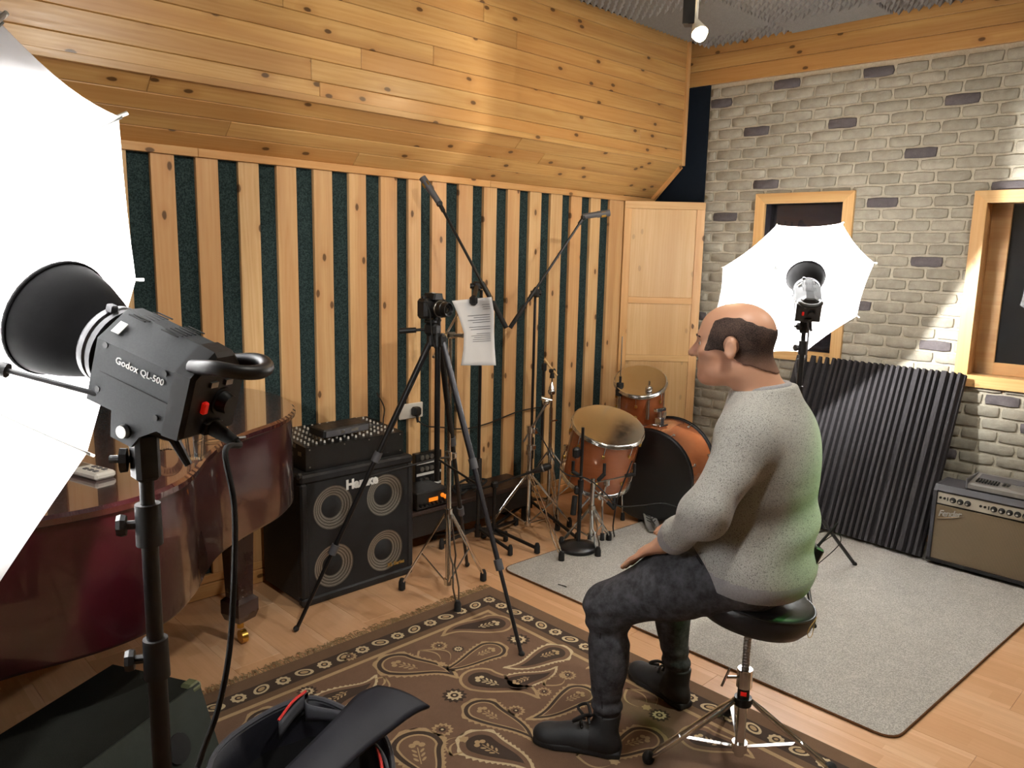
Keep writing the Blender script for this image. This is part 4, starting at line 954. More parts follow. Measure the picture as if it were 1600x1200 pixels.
# snare stand without its drum
b4 = Vector((3.215, 2.635, 0)); st4, X4 = tri_stand('snare_stand', 'empty chrome snare drum stand with folding basket arms', 'drum stand', b4, [FL(877, 855), FL(951, 846), FL(934, 871)], .22, .40, M['chrome'], .013, .05)
z4 = .42
for p, q in (((925, 755), (985, 742)), ((925, 755), (900, 740)), ((925, 760), (955, 790)), ((925, 760), (940, 745))):
    a, b = over(b4, *p), over(b4, *q)
    ar = part('basket_arm', lambda m: m.box((a+b)/2, (.016, .007, (b-a).length), frame(b-a), b=.002), M['chrome'], st4)
    part('arm_grip', lambda m: (seg(m, b-(b-a).normalized()*.03, b+(b-a).normalized()*.025, .011), seg(m, b+(b-a).normalized()*.02, b+(b-a).normalized()*.02+Vector((0, 0, .06)), .009)), M['black_rubber'], ar)
part('wing_bolt', lambda m: m.ball(X4(.30)+cr*.045, (.022, .008, .026), 12, 8), M['chrome'], st4)
# round-base microphone stand
b5 = FL(903, 861); b5t = over(b5, 911, 668)
st5 = thing('microphone_stand', 'straight black microphone stand with a heavy round base on the grey carpet', 'microphone stand', b5)
part('round_base', lambda m: m.lathe([(.098, .0), (.105, .012), (.098, .026), (.06, .034), (.02, .05), (.0, .05)], (b5.x, b5.y, .009), (0, 0, 1), 36), M['black_metal'], st5, smooth=60)
part('tube', lambda m: (seg(m, b5+Vector((0, 0, .05)), b5.lerp(b5t, .55), .0115), seg(m, b5.lerp(b5t, .5), b5t, .0085)), M['black_metal'], st5)
part('clutch', lambda m: seg(m, b5.lerp(b5t, .48), b5.lerp(b5t, .58), .016, n=16), M['black_plastic'], st5)
part('clip', lambda m: (m.box(b5.lerp(b5t, .8)-cr*.03, (.05, .035, .06), b=.012), m.box(b5.lerp(b5t, .5)-cr*.02, (.03, .03, .05), b=.01)), M['black_plastic'], st5)
part('hanging_grip', lambda m: seg(m, b5.lerp(b5t, .30)-cr*.035, b5.lerp(b5t, .45)-cr*.028, .016, .015), M['black_rubber'], st5)
# ------------------------------------------------------------------ drum kit
t = NT('maple_shell'); v = t.coord(scale=(1, 1, 3)); n1 = t.noise(v, 2.2, 4, .6, .6); t.set(col=t.mix(t.ramp(n1, [(.3, G(0)), (.75, G(1))]), rgb('#b0673a'), rgb('#8d4a26')), rough=.25, coat=.7); M['maple'] = t.m
M['drum_head'] = pm('drum_head', '#b89a68', .35, var=.12, vs=6, coat=.3)
M['black_head'] = pm('black_head', '#17171a', .42, var=.12, vs=3)
def drum(name, label, top, axis, r, h, mats, lugs, hoop_mat, headmat, extra=None):
    o = thing(name, label, 'drum', Vector(top)-Vector(axis).normalized()*h)
    a = Vector(axis).normalized(); R = frame(a); c = Vector(top)
    part('shell', lambda m: m.lathe([(r, -h+.012), (r, -.012)], c, a, 48, caps=True), mats, o, smooth=40)
    for nm, z in (('batter_head', -.004), ('bottom_head', -h+.004)): part(nm, lambda m: m.lathe([(0, z+.002), (r*.96, z+.002), (r*1.0, z-.006)], c, a, 48, caps=False), headmat, o, smooth=60)
    for z in (0, -h): 
        w = .012
        part('hoop', lambda m: m.lathe([(r+.001, z-w), (r+.014, z-w), (r+.016, z-w+.004), (r+.009, z-w+.005), (r+.009, z+w-.004), (r+.011, z+w-.002), (r+.008, z+w), (r+.001, z+w)], c, a, 48), hoop_mat, o, smooth=50)
    for k in range(lugs):
        an = 2*math.pi*(k+.4)/lugs; d = R @ Vector((math.cos(an), math.sin(an), 0))
        for z0, s in ((-.012, -1), (-h+.012, 1)):
            lg = part('lug', lambda m: (m.box(c+a*(z0+s*.065)+d*(r+.006), (.016, .012, .022), Matrix((d.cross(a), d, a)).transposed(), b=.003)), M['brass'] if headmat is M['drum_head'] else M['chrome'], o)
            part('tension_rod', lambda m: m.cyl(c+a*(z0-s*.008)+d*(r+.011), c+a*(z0+s*.06)+d*(r+.010), .003, n=8), M['chrome'], lg)
    return o, c, a, R
ftc = DP(950, 666, 4.42); fta = CV(.147, -.85, -.5)
ft_, c, a, R = drum('floor_tom', 'orange maple floor tom with chrome hoops beside the bass drum', ftc, fta, .198, .345, M['maple'], 8, M['chrome'], M['drum_head'])
for k in range(3):
    an = 2*math.pi*(k+.15)/3; d = R @ Vector((math.cos(an), math.sin(an), 0)); p0 = c-a*.22+d*.212; p1 = c-a*.36+d*.215; p2 = Vector((p1.x+d.x*.03, p1.y+d.y*.03, .02))
    lg = part('leg', lambda m: m.tube(spline([p0, p1, p1.lerp(p2, .5), p2], 4), .0055, 8), M['chrome'], ft_); part('leg_bracket', lambda m: m.box(c-a*.24+d*.21, (.03, .03, .04), b=.006), M['chrome'], ft_)
    part('rubber_foot', lambda m: m.cyl(p2-Vector((0, 0, .018)), p2+Vector((0, 0, .03)), .014, .011, 12), M['black_rubber'], lg)
rtc = DP(1001, 596, 4.85); rta = CV(-.08, -.79, -.6)
rt_, c, a, R = drum('rack_tom', 'tilted orange maple rack tom above the bass drum', rtc, rta, .153, .24, M['maple'], 6, M['chrome'], M['drum_head'])
bc_ = DP(1011, 736, 4.68); bc_.z = .31; ba = CV(-.5, 0, -.86); ba.z = 0; ba.normalize()
bd_, c, a, R = drum('bass_drum', 'large maple bass drum with a black head and black hoop', bc_, ba, .272, .43, M['maple'], 8, M['black_metal'], M['black_head'])
for k in (-1, 1):
    d = Vector((-ba.y, ba.x, 0))*k; p0 = bc_-ba*.36+d*.27; part('spur', lambda m: m.cyl(p0, Vector((p0.x+d.x*.12, p0.y+d.y*.12, .012)), .007, n=10), M['chrome'], bd_)
hm = bc_-ba*.17; hm.z = bc_.z+.272
part('tom_mount', lambda m: (m.box(hm+Vector((0, 0, .006)), (.085, .075, .014), b=.004), m.cyl(hm, hm+Vector((0, 0, .09)), .014), m.box(hm+Vector((0, 0, .03)), (.045, .045, .05), b=.006), m.box(hm+Vector((0, 0, .10)), (.10, .03, .025), b=.006)), M['chrome'], bd_)
h2 = hm+Vector((0, 0, .10))-cr*.075
lr = part('tom_arm', lambda m: (m.cyl(h2-Vector((0, 0, .06)), h2+Vector((0, 0, .15)), .011), m.ball(h2+Vector((0, 0, .13)), .022, 12, 8), m.cyl(h2+Vector((0, 0, .13)), rtc-rta*.1+(h2+Vector((0, 0, .13))-(rtc-rta*.1)).normalized()*.165, .008)), M['chrome'], bd_)
part('wing_bolt', lambda m: m.box(h2+Vector((0, 0, .165)), (.014, .01, .03), b=.003), M['chrome'], lr)
# kick pedal
pd0 = FL(1024, 836); pd1 = FL(1004, 783, .09); dd = (Vector((pd1.x, pd1.y, 0))-Vector((pd0.x, pd0.y, 0))); Lp = .30; dd.normalize(); sdv = Vector((dd.y, -dd.x, 0))
ped = thing('kick_pedal', 'silver bass drum pedal with chevron grooves in the footboard', 'drum pedal', (pd0.x, pd0.y, .01))
P3 = lambda f, s, z: Vector((pd0.x, pd0.y, 0))+dd*f+sdv*s+Vector((0, 0, z))
M['pedal_alu'] = pm('pedal_alu', '#b6b6b2', .35, metal=.7)
def fb(m):
    A = [(0, .038, .02), (.06, .042, .022), (.28, .03, .10), (.31, .02, .11)]
    m.loft([[P3(f, -w, z), P3(f, w, z), P3(f, w, z+.008), P3(f, -w, z+.008)] for f, w, z in A])
fb_ = part('footboard', fb, M['pedal_alu'], ped, smooth=20)
for k in range(6):
    f = .10+.026*k; z = .022+(f-.06)*.355+.0095
    for s in (-1, 1): part('groove', lambda m: m.tube([P3(f-.012, 0, z-.002), P3(f+.012, s*.026, z+.006)], .0022, 5), M['dark_slot'], fb_)
part('base_plate', lambda m: m.box(P3(.15, 0, .012), (.012, .09, .30), frame(dd), b=.002), M['steel'], ped)
for s in (-1, 1): part('post', lambda m: m.cyl(P3(.33, s*.065, .012), P3(.33, s*.06, .24), .009, n=10), M['chrome'], ped)
part('axle', lambda m: (m.cyl(P3(.33, -.075, .235), P3(.33, .085, .235), .009, n=12), m.box(P3(.33, 0, .24), (.04, .03, .04), b=.006)), M['chrome'], ped)
bt0, bt1 = P3(.33, 0, .24), P3(.27, 0, .40)
be_ = part('beater', lambda m: m.cyl(bt0, bt1, .004, n=8), M['chrome'], ped); part('beater_felt', lambda m: m.cyl(bt1-dd*.03, bt1+dd*.03, .022, .024, 16), M['black_rubber'], be_)
part('chain_link', lambda m: m.box(P3(.31, 0, .17), (.012, .012, .12)), M['steel'], ped)
# hi-hat clutch rod sticking up in front of the rack tom
hb = FL(983, 830); hh = thing('hi_hat_stand', 'hi-hat stand with a bare pull rod in front of the rack tom', 'drum stand', (3.80, 2.93, 0))
hx_ = Vector((3.80, 2.93, 0)); HX = lambda z: hx_+Vector((0, 0, z))
zr = over(hx_, 979, 526).z; zc_ = over(hx_, 977, 606).z
part('tube', lambda m: (m.cyl(HX(.06), HX(zc_-.05), .011),), M['chrome'], hh); part('pull_rod', lambda m: m.cyl(HX(zc_), HX(zr), .0032, n=8), M['steel'], hh)
part('clutch', lambda m: (m.cyl(HX(zc_-.05), HX(zc_+.03), .026, .022, 18), m.cyl(HX(zc_+.03), HX(zc_+.07), .008)), M['black_rubber'], hh); part('tube_clamp', lambda m: m.box(HX(zc_-.16), (.05, .03, .03), b=.006), M['chrome'], hh)
for an in (.4, 2.5, 4.6):
    d = Vector((math.cos(an), math.sin(an), 0)); lg = part('leg', lambda m: [m.tube([HX(.28)+d*.012+d.cross(Vector((0, 0, 1)))*q*.006, HX(.03)+d*.22+d.cross(Vector((0, 0, 1)))*q*.008], .004, 6) for q in (-1, 1)], M['chrome'], hh)
    part('rubber_foot', lambda m: m.cyl(HX(.0)+d*.225, HX(.045)+d*.222, .016, .012, 12), M['black_rubber'], lg)
# cables of the drum corner
def cable(px, label, r=.0035):
    o = part('cable', lambda m: m.tube(spline(px, 6), r, 7), M['black_rubber'], None); return tag(o, label, 'cable')
cable([X2_(z2)+cr*.03, DP(850, 690, 4.25), DP(880, 738, 4.2), DP(918, 748, 4.15), DP(945, 770, 4.15), DP(965, 790, 4.2), DP(1000, 790, 4.3), DP(1040, 787, 4.35), FL(1075, 800, .02)], 'thin black cable looping across the front of the floor tom')
cable([FL(960, 838, .012), DP(958, 820, 4.25), DP(965, 780, 4.18), DP(980, 740, 4.12), DP(988, 720, 4.12)], 'short cable hanging from the empty snare stand', .004)

# ------------------------------------------------------------------ guitar amplifier and groove box
M['amp_tolex'] = pm('amp_tolex', '#3a3a3e', .6, var=.1, vs=200, bump=.5, bs=300, bd=.0008)
t = NT('grille_cloth'); v = t.coord(scale=(1, 1, 1)); w1_ = t.n('ShaderNodeTexWave', bands_direction='Y'); t.l(v, w1_.inputs[0]); w1_.inputs['Scale'].default_value = 90; w2_ = t.n('ShaderNodeTexWave', bands_direction='Z'); t.l(v, w2_.inputs[0]); w2_.inputs['Scale'].default_value = 140
t.set(col=t.mix(t.math('MULTIPLY', w1_.outputs['Fac'], w2_.outputs['Fac']), rgb('#5f523e'), rgb('#8b7b60')), rough=.85); t.bump(w1_.outputs['Fac'], .3, .001); M['grille_cloth'] = t.m
ax0, ay1, ay0, az = 4.412, 1.284, .62, .447
ga = thing('guitar_amplifier', 'black guitar combo amplifier with brown grille cloth and silver control strip', 'amplifier', (ax0+.12, (ay0+ay1)/2, 0)); aym = (ay0+ay1)/2
CX = .009
def ampbody(m):
    Rr = Matrix(((1, 0, 0), (0, 0, 1), (0, 1, 0)))
    for y0, y1 in ((ay0, ay0+.018), (ay1-.018, ay1)): m.prism([(ax0, CX+.02), (ax0+.235, CX+.02), (ax0+.215, az), (ax0+.028, az), (ax0, az-.03)], y0, y1, R=Rr)
    m.prism([(ax0+.03, CX+.02), (ax0+.233, CX+.02), (ax0+.213, az-.001), (ax0+.028, az-.001), (ax0+.004, az-.028), (ax0+.03, az-.06)], ay0+.017, ay1-.017, R=Rr)
part('body', ampbody, M['amp_tolex'], ga, smooth=0)
part('grille', lambda m: m.box((ax0+.012, aym, CX+.02+.155), (.012, ay1-ay0-.04, .31)), M['grille_cloth'], ga, smooth=0)
part('base_rail', lambda m: m.box((ax0+.01, aym, CX+.027), (.03, ay1-ay0, .016)), M['black_plastic'], ga, smooth=0)
Rt = Matrix.Rotation(-.25, 3, 'Y'); cpz = az-.068
cpn = part('control_strip', lambda m: m.box((ax0+.016, aym, cpz), (.006, ay1-ay0-.04, .064), b=.001), pm('panel_silver', '#c6c2b4', .4, metal=.3), ga, smooth=0)
ky = [ay1-.095-.035*k for k in range(3)]+[ay1-.285-.035*k for k in range(6)]
for y in ky:
    k = part('knob', lambda m: m.lathe([(.0155, 0), (.0145, .006), (.010, .008), (.009, .02), (.003, .021)], (ax0+.013, y, cpz-.002), (-1, 0, 0), 18), M['black_plastic'], ga, smooth=30)
    part('knob_cap', lambda m: m.cyl((ax0-.0085, y, cpz-.002), (ax0-.0075+.002, y, cpz-.002), .006, n=14), M['chrome'], k)
for y in (ay1-.035, ay1-.055, ay1-.225, ay1-.245): part('input_jack', lambda m: m.cyl((ax0+.014, y, cpz), (ax0+.008, y, cpz), .0065, n=12), M['black_metal'], ga)
for y in (ay1-.07, ay1-.262): part('toggle', lambda m: m.box((ax0+.01, y, cpz), (.008, .004, .018)), M['black_metal'], ga)
ang = math.radians(9); xd = Vector((0, -math.cos(ang), math.sin(ang)))
put_text('Fender', .046, (ax0+.004, ay1-.035, cpz-.098), xd, (0, 0, 1), M['chrome'], ga, 'logo', extrude=.0025, offset=.0012, shear=.35, space=.82)
part('logo_tail', lambda m: m.tube([Vector((ax0+.003, ay1-.035, cpz-.112)), Vector((ax0+.003, ay1-.105, cpz-.092)), Vector((ax0+.003, ay1-.155, cpz-.072))], [.0015, .004, .001], 6), M['chrome'], ga)
for y in (ay0+.05, ay1-.05):
    for x in (ax0+.04, ax0+.2): part('foot', lambda m: m.cyl((x, y, CX), (x, y, CX+.022), .015), M['black_rubber'], ga)
gb0 = FL(1524, 757, az); gw, gd = .34, .20
gb = thing('groove_box', 'silver groove box with black slots lying on the guitar amplifier', 'synthesizer', (ax0+.125, gb0.y-gw/2, az+.001))
part('case', lambda m: m.prism([(-.095, .006), (.095, .006), (.095, .058), (-.088, .036), (-.098, .028)], -gw/2, gw/2, R=Matrix(((1, 0, 0), (0, 0, 1), (0, 1, 0)))), pm('groove_silver', '#8f8e8b', .35, metal=.5), gb, world=False, smooth=0)
part('side_cheek', lambda m: m.box((0, gw/2+.005, .03), (.2, .012, .056), b=.003), M['grey_plastic'], gb, world=False)
part('underside', lambda m: m.box((0, 0, .004), (.17, gw-.02, .008)), M['black_plastic'], gb, world=False)
for k in range(8): part('pad', lambda m: m.box((-.045, gw/2-.03-.0135*k, .0475), (.045, .007, .006), Matrix.Rotation(-.12, 3, 'Y')), M['dark_slot'], gb, world=False)
part('upper_panel', lambda m: m.box((.035, .02, .0515), (.07, gw-.08, .004), Matrix.Rotation(-.12, 3, 'Y')), M['grey_plastic'], gb, world=False)
for k in range(6): part('button', lambda m: m.box((-.05+.014*(k % 3), .02-.018*(k//3), .0475), (.008, .012, .004), Matrix.Rotation(-.12, 3, 'Y')), M['black_plastic'], gb, world=False)

# ------------------------------------------------------------------ leaning foam absorber
BRp = FL(1440, 874); e = (FL(1285, 829)-FL(1440, 874)); e.z = 0; e.normalize()
TRp = WB @ onB(1502, 590, -.062); up_ = TRp-BRp; up_ = up_-e*up_.dot(e)
Hf = up_.length; u_ = up_.normalized(); nrm = e.cross(u_); nrm = nrm if nrm.x < 0 else -nrm
TLp = WB @ onB(1230, 553, -.062); Wf = (TLp-TRp).length
fo = thing('acoustic_panel', 'large charcoal acoustic foam panel with vertical ridges leaning on the brick wall', 'foam panel', BRp+e*Wf/2)
org = BRp+Vector((0, 0, .012))
rs = random.Random(4); prof_ = [(0, 0), (0, .03)]; x = .012
while x < Wf-.03:
    w = rs.choice([.016, .018, .018, .03]); g = rs.choice([.014, .017, .017, .022, .026])
    prof_ += [(x, .03), (x+.003, .066), (x+w, .066), (x+w+.003, .03)]; x += w+g
prof_ += [(Wf, .03), (Wf, 0)]
part('foam_slab', lambda m: m.prism(prof_, 0, Hf, org, Matrix((e, nrm, u_)).transposed()), M['foam_dark'], fo, smooth=0)

# ------------------------------------------------------------------ grey carpet
def rounded(pts, r, k=5):
    out_ = []; n = len(pts)
    for i in range(n):
        a, b, c = Vector(pts[i-1]), Vector(pts[i]), Vector(pts[(i+1) % n]); d1, d2 = (a-b).normalized(), (c-b).normalized()
        p, q = b+d1*r, b+d2*r
        for j in range(k+1): t_ = j/k; out_.append(tuple(p*(1-t_)**2+b*2*t_*(1-t_)+q*t_*t_))
    return out_
cpts = rounded([(2.628, .795), (4.78, .685), (4.72, 2.66), (2.628, 2.735)], .07)
gc_ = thing('grey_carpet', 'light grey short-pile carpet under the drum kit and amplifier', 'carpet', (3.7, 1.7, 0))
part('pile', lambda m: m.prism(cpts, .002, .0088), M['grey_carpet'], gc_, smooth=0); part('edge_binding', lambda m: m.tube([Vector((x, y, .005)) for x, y in cpts], .0045, 6, closed=True), M['carpet_edge'], gc_)
cr_ = part('cable_scrap', lambda m: m.tube(spline([FL(872, 913, .0115), FL(880, 915, .0115), FL(885, 917, .0115)], 3), .0022, 6), M['black_rubber'], None); tag(cr_, 'tiny black scrap lying on the grey carpet', 'scrap')

# ------------------------------------------------------------------ paisley rug
def mk_rug(name, c): return mk_speckle(name, rgb(c), tuple(min(1, x*1.25) for x in rgb(c)[:3])+(1,), 500, bump=.5, bd=.001)
RC = [mk_rug('rug_brown', '#6a5441'), mk_rug('rug_dark', '#43372f'), mk_rug('rug_beige', '#a88f6c'), mk_rug('rug_pale', '#c0ae8c'), mk_rug('rug_field', '#705847')]
rug = thing('paisley_rug', 'brown paisley-patterned rug with a fringed edge', 'rug', (1.6, 1.4, 0))
rx0, rx1, ry0, ry1 = .74, 2.432, .12, 2.605; ZR = .0095
part('weave', lambda m: m.box(((rx0+rx1)/2, (ry0+ry1)/2, ZR/2+.0005), (rx1-rx0, ry1-ry0, ZR), b=.002), RC[0], rug, smooth=0)
pt = MB()
lay = [0]
def flat(pts_l, pts_r, col, z):
    pt.cur = col; n = len(pts_l); vs = [Vector((p[0], p[1], z)) for p in pts_l]+[Vector((p[0], p[1], z)) for p in pts_r]
    pt.add(vs, [(i, i+1, n+i+1, n+i) for i in range(n-1)])
def rect(x0, x1, y0, y1, col, z): pt.cur = col; pt.add([(x0, y0, z), (x1, y0, z), (x1, y1, z), (x0, y1, z)], [(0, 1, 2, 3)])
Z1 = ZR+.0009
def frame_rect(d0, d1, col, z):
    rect(rx0+d0, rx1-d0, ry1-d1, ry1-d0, col, z); rect(rx0+d0, rx1-d0, ry0+d0, ry0+d1, col, z); rect(rx0+d0, rx0+d1, ry0+d1, ry1-d1, col, z); rect(rx1-d1, rx1-d0, ry0+d1, ry1-d1, col, z)
frame_rect(.07, .145, 1, Z1); frame_rect(.178, .196, 2, Z1); rect(rx0+.196, rx1-.196, ry0+.196, ry1-.196, 4, Z1)
def blob(c, r, col, z, n=16, sc=0.0, k=8, sx=1.0, an=0.0):
    c = Vector((c[0], c[1])); pt.cur = col; vs = [Vector((c.x, c.y, z))]
    for i in range(n):
        q = 2*math.pi*i/n; rr = r*(1+sc*math.cos(k*q)); x, y = rr*math.cos(q)*sx, rr*math.sin(q); vs.append(Vector((c.x+x*math.cos(an)-y*math.sin(an), c.y+x*math.sin(an)+y*math.cos(an), z)))
    pt.add(vs, [(0, i+1, (i+1) % n+1) for i in range(n)])
def rosette(c, r, dark=False):
    blob(c, r, 1 if dark else 2, Z1+.0008, 48, .14, 12); blob(c, r*.66, 4 if not dark else 3, Z1+.0012, 40, .16, 10); blob(c, r*.36, 1, Z1+.0016, 12); blob(c, r*.15, 3, Z1+.002, 8)
def spine(b, tip, bend, n=26):
    b, tip = Vector((b[0], b[1])), Vector((tip[0], tip[1])); d = tip-b; s = Vector((-d.y, d.x))*bend; P_ = []
    for i in range(n+1):
        q = i/n; P_.append(b+d*(q*1.0)+s*(math.sin(math.pi*min(q*1.05, 1.0))*.9*q))
    return P_
def drop(b, tip, bend, R_, col, z, sc=0.0, kk=40, shrink=1.0):
    S = spine(b, tip, bend); n = len(S)-1; L_, Rr_ = [], []; d0 = (S[1]-S[0]).normalized()
    for j in range(7):      # round nose
        q = math.pi/2*(1-j/7); rr = R_*shrink*(1+sc*math.sin(kk*.16*q)); p = S[0]-d0*rr*math.sin(q); w = rr*math.cos(q); nn = Vector((-d0.y, d0.x)); L_.append(p+nn*w); Rr_.append(p-nn*w)
    for i in range(n+1):
        q = i/n; d = (S[min(i+1, n)]-S[max(i-1, 0)]).normalized(); nn = Vector((-d.y, d.x)); w = R_*shrink*(max(0, 1-q*(1+(1-shrink)*.9)))**.8*(1+sc*(1 if i % 2 else -1)); L_.append(S[i]+nn*w); Rr_.append(S[i]-nn*w)
    flat(L_, Rr_, col, z)
def paisley(b, tip, bend, R_, style):
    a_, b_, c_, d_ = ((2, 4, 1, 3), (2, 1, 4, 2), (3, 4, 1, 2))[style]
    drop(b, tip, bend, R_, a_, Z1+.0008, .07 if style != 0 else .0); drop(b, tip, bend, R_, b_, Z1+.0012, 0, shrink=.86); 
    if style == 1: drop(b, tip, bend, R_, 2, Z1+.0014, 0, shrink=.68)
    drop(b, tip, bend, R_, c_, Z1+.0016, 0, shrink=.60)
    b = Vector((b[0], b[1])); d = (Vector((tip[0], tip[1]))-b).normalized(); nn = Vector((-d.y, d.x))
    for q in (-1, 0, 1): blob(b-d*R_*.12*(1-abs(q))+nn*q*R_*.16-d*R_*.08, R_*.12, d_ if d_ != c_ else 3, Z1+.002, 8)
    flat([b+d*R_*x_+nn*(R_*.02) for x_ in (.05, .4, .9)], [b+d*R_*x_-nn*(R_*.02) for x_ in (.05, .4, .9)], d_, Z1+.002)
    for k_ in range(3):
        for q in (-1, 1): blob(b+d*R_*(.22+.22*k_)+nn*q*R_*.13, R_*.12, d_, Z1+.002, 8, sx=.4, an=math.atan2(d.y, d.x)+q*.9)
F2 = lambda px: (FL(*px).x, FL(*px).y)
for b, tip, bend, R_, stl in (((772, 978), (688, 998), -.25, .085, 0), ((766, 1020), (680, 1055), .12, .075, 1), ((622, 1042), (719, 1064), .22, .095, 1), ((752, 1066), (845, 1096), .25, .085, 0), ((808, 1070), (872, 1045), -.2, .065, 2), ((755, 1115), (840, 1166), .14, .08, 1), ((752, 1168), (838, 1215), .16, .085, 2), ((866, 1024), (785, 1048), .2, .075, 2), ((652, 1172), (668, 1240), .2, .1, 1), ((1005, 1160), (925, 1185), .2, .08, 1), ((1095, 1158), (1180, 1190), .2, .075, 0), ((905, 1090), (820, 1130), .15, .075, 1), ((960, 1010), (915, 1050), .2, .06, 0), ((520, 1098), (590, 1058), -.25, .075, 2), ((420, 1130), (470, 1180), .2, .085, 1)):
    paisley(F2(b), F2(tip), bend, R_, stl)
for p, q, bend, R_, stl in (((1.1, .8), (1.4, 1.0), .2, .09, 1), ((1.7, .55), (1.4, .7), .2, .09, 0), ((2.05, .5), (1.9, .75), -.2, .08, 2), ((1.2, .4), (1.0, .6), .2, .08, 0), ((1.55, .9), (1.75, 1.1), .2, .07, 1)): paisley(p, q, bend, R_, stl)
for px, r, dk_ in (((710, 1091), .042, True), ((810, 1003), .045, True), ((806, 1115), .03, False), ((686, 1013), .032, False), ((716, 1018), .024, True), ((691, 1145), .035, False), ((887, 1059), .03, False), ((850, 1085), .026, False), ((1030, 1122), .035, True), ((575, 1130), .035, False), ((545, 1030), .03, False), ((480, 1085), .035, True)): rosette(F2(px), r, dk_)
for px, px2 in (((655, 1020), (690, 1042)), ((850, 1075), (880, 1060)), ((705, 1185), (725, 1160)), ((600, 1062), (580, 1082)), ((980, 1080), (1010, 1110)), ((900, 1185), (960, 1195))):
    a_, b_ = Vector(F2(px)), Vector(F2(px2)); d = b_-a_; nn = Vector((-d.y, d.x))
    for s_, sc_ in ((.55, 1), (.25, .8), (-.35, .9)):
        S = [a_+d*t_*sc_+nn*(s_*math.sin(t_*2.6)) for t_ in [i/10 for i in range(11)]]; w = [.007*(1-t_/11) for t_ in range(11)]
        flat([p+nn.normalized()*w_ for p, w_ in zip(S, w)], [p-nn.normalized()*w_ for p, w_ in zip(S, w)], 2, Z1+.001)
    blob(b_, .016, 2, Z1+.0014, 20, .2, 6)
def border(p0, p1):
    p0, p1 = Vector(p0), Vector(p1); L_ = (p1-p0).length; n = int(L_/.083); d = (p1-p0)/n; an = math.atan2(d.y, d.x)
    for i in range(n+1):
        c = p0+d*i
        if i % 2 == 0: blob(c, .027, 3, Z1+.0008, 32, .10, 9); blob(c, .014, 1, Z1+.0012, 12); blob(c, .007, 2, Z1+.0016, 8)
        else: blob(c, .024, 3, Z1+.0008, 16, sx=1.5, an=an+.5*(-1)**(i//2)); blob(c, .016, 1, Z1+.0011, 12, sx=1.5, an=an+.5*(-1)**(i//2)); blob(c, .010, 2, Z1+.0014, 12, sx=1.6, an=an+.5*(-1)**(i//2))
o_ = .107; border((rx1-o_, ry1-o_), (rx0+o_, ry1-o_)); border((rx1-o_, ry1-o_-.083), (rx1-o_, ry0+o_)); border((rx0+o_, ry1-o_-.083), (rx0+o_, ry0+o_)); border((rx1-o_-.083, ry0+o_), (rx0+o_+.083, ry0+o_))
pto = pt.build('woven_pattern', RC, rug, smooth=0, fix=False); pto['kind'] = 'stuff'
rs = random.Random(9); fr = MB()
for i in range(330):
    x = rx0+(rx1-rx0)*(i+rs.random())/330
    for y_, s_ in ((ry1, 1), (ry0, -1)):
        p = [Vector((x, y_-.004*s_, .007))]; dx = rs.uniform(-.02, .02); ln_ = rs.uniform(.025, .055)
        for k in range(1, 4): p.append(Vector((x+dx*k/3+rs.uniform(-.006, .006), y_+s_*ln_*k/3, .004+rs.random()*.012*(1 if k < 3 else .3))))
        fr.tube(p, .0016, 4)
fo_ = fr.build('fringe', mk_rug('rug_fringe', '#9c8664'), rug, smooth=60, fix=False); fo_['kind'] = 'stuff'
# ------------------------------------------------------------------ drum throne
M['leather'] = pm('leather', '#17171a', .45, var=.08, vs=40, bump=.25, bs=260)
TH = Vector((2.105, 1.085, 0)); thr = thing('drum_throne', 'round black padded drum throne with chrome tripod base under the seated man', 'stool', TH)
ST = Matrix.Rotation(math.radians(8.5), 3, Vector((CV(0, 0, 1).x, CV(0, 0, 1).y, 0)).normalized())
sc0 = TH+Vector((0, 0, .512))
part('seat_cushion', lambda m: m.lathe([(.03, -.004), (.12, -.004), (.158, .006), (.176, .03), (.182, .055), (.178, .076), (.165, .088), (.10, .080), (.03, .076), (.001, .076)], sc0, (0, 0, 1), 48, R=ST), M['leather'], thr, smooth=70)
part('piping', lambda m: m.tube([sc0+ST @ Vector((.1785*math.cos(q*math.pi/24), .1785*math.sin(q*math.pi/24), .078)) for q in range(48)], .003, 6, closed=True), M['black_plastic'], thr)
ol = []
for q in range(24):
    a = 2*math.pi*q/24; an = math.atan2(cr.y, cr.x)-.55+.22*math.cos(a)*1.3; ol.append(sc0+ST @ Vector((.1825*math.cos(an), .1825*math.sin(an), .045+.028*math.sin(a))))
part('stitched_emblem', lambda m: (m.tube(ol, .0011, 5, closed=True), [m.tube([sc0+ST @ Vector((.1825*math.cos(math.atan2(cr.y, cr.x)-.55+.1+dx+.03*math.cos(q)), .1825*math.sin(math.atan2(cr.y, cr.x)-.55+.1+dx+.03*math.cos(q)), zz+.009*math.sin(q))) for q in [k*math.pi/6 for k in range(12)]], .0008, 4, closed=True) for dx, zz in ((0, .036), (.0, .054), (.07, .045))]), M['letter_gold'], thr)
X = lambda z: TH+Vector((0, 0, z))
part('threaded_rod', lambda m: m.lathe([(.0105+(.0018 if k % 2 else 0), .33+.005*k) for k in range(36)], TH, (0, 0, 1), 16), M['steel'], thr, smooth=30)
part('height_nut', lambda m: m.lathe([(.012, .345), (.023, .345), (.024, .34), (.024, .285), (.012, .28)][::-1], TH, (0, 0, 1), 28), M['chrome'], thr, smooth=30)
part('lock_screw', lambda m: m.cyl(X(.315), X(.315)-cr*.055, .005, n=10), M['chrome'], thr); part('t_handle', lambda m: m.cyl(X(.285)-cr*.055-Vector((.012, -.01, 0)), X(.345)-cr*.048, .004, n=8), M['chrome'], thr)
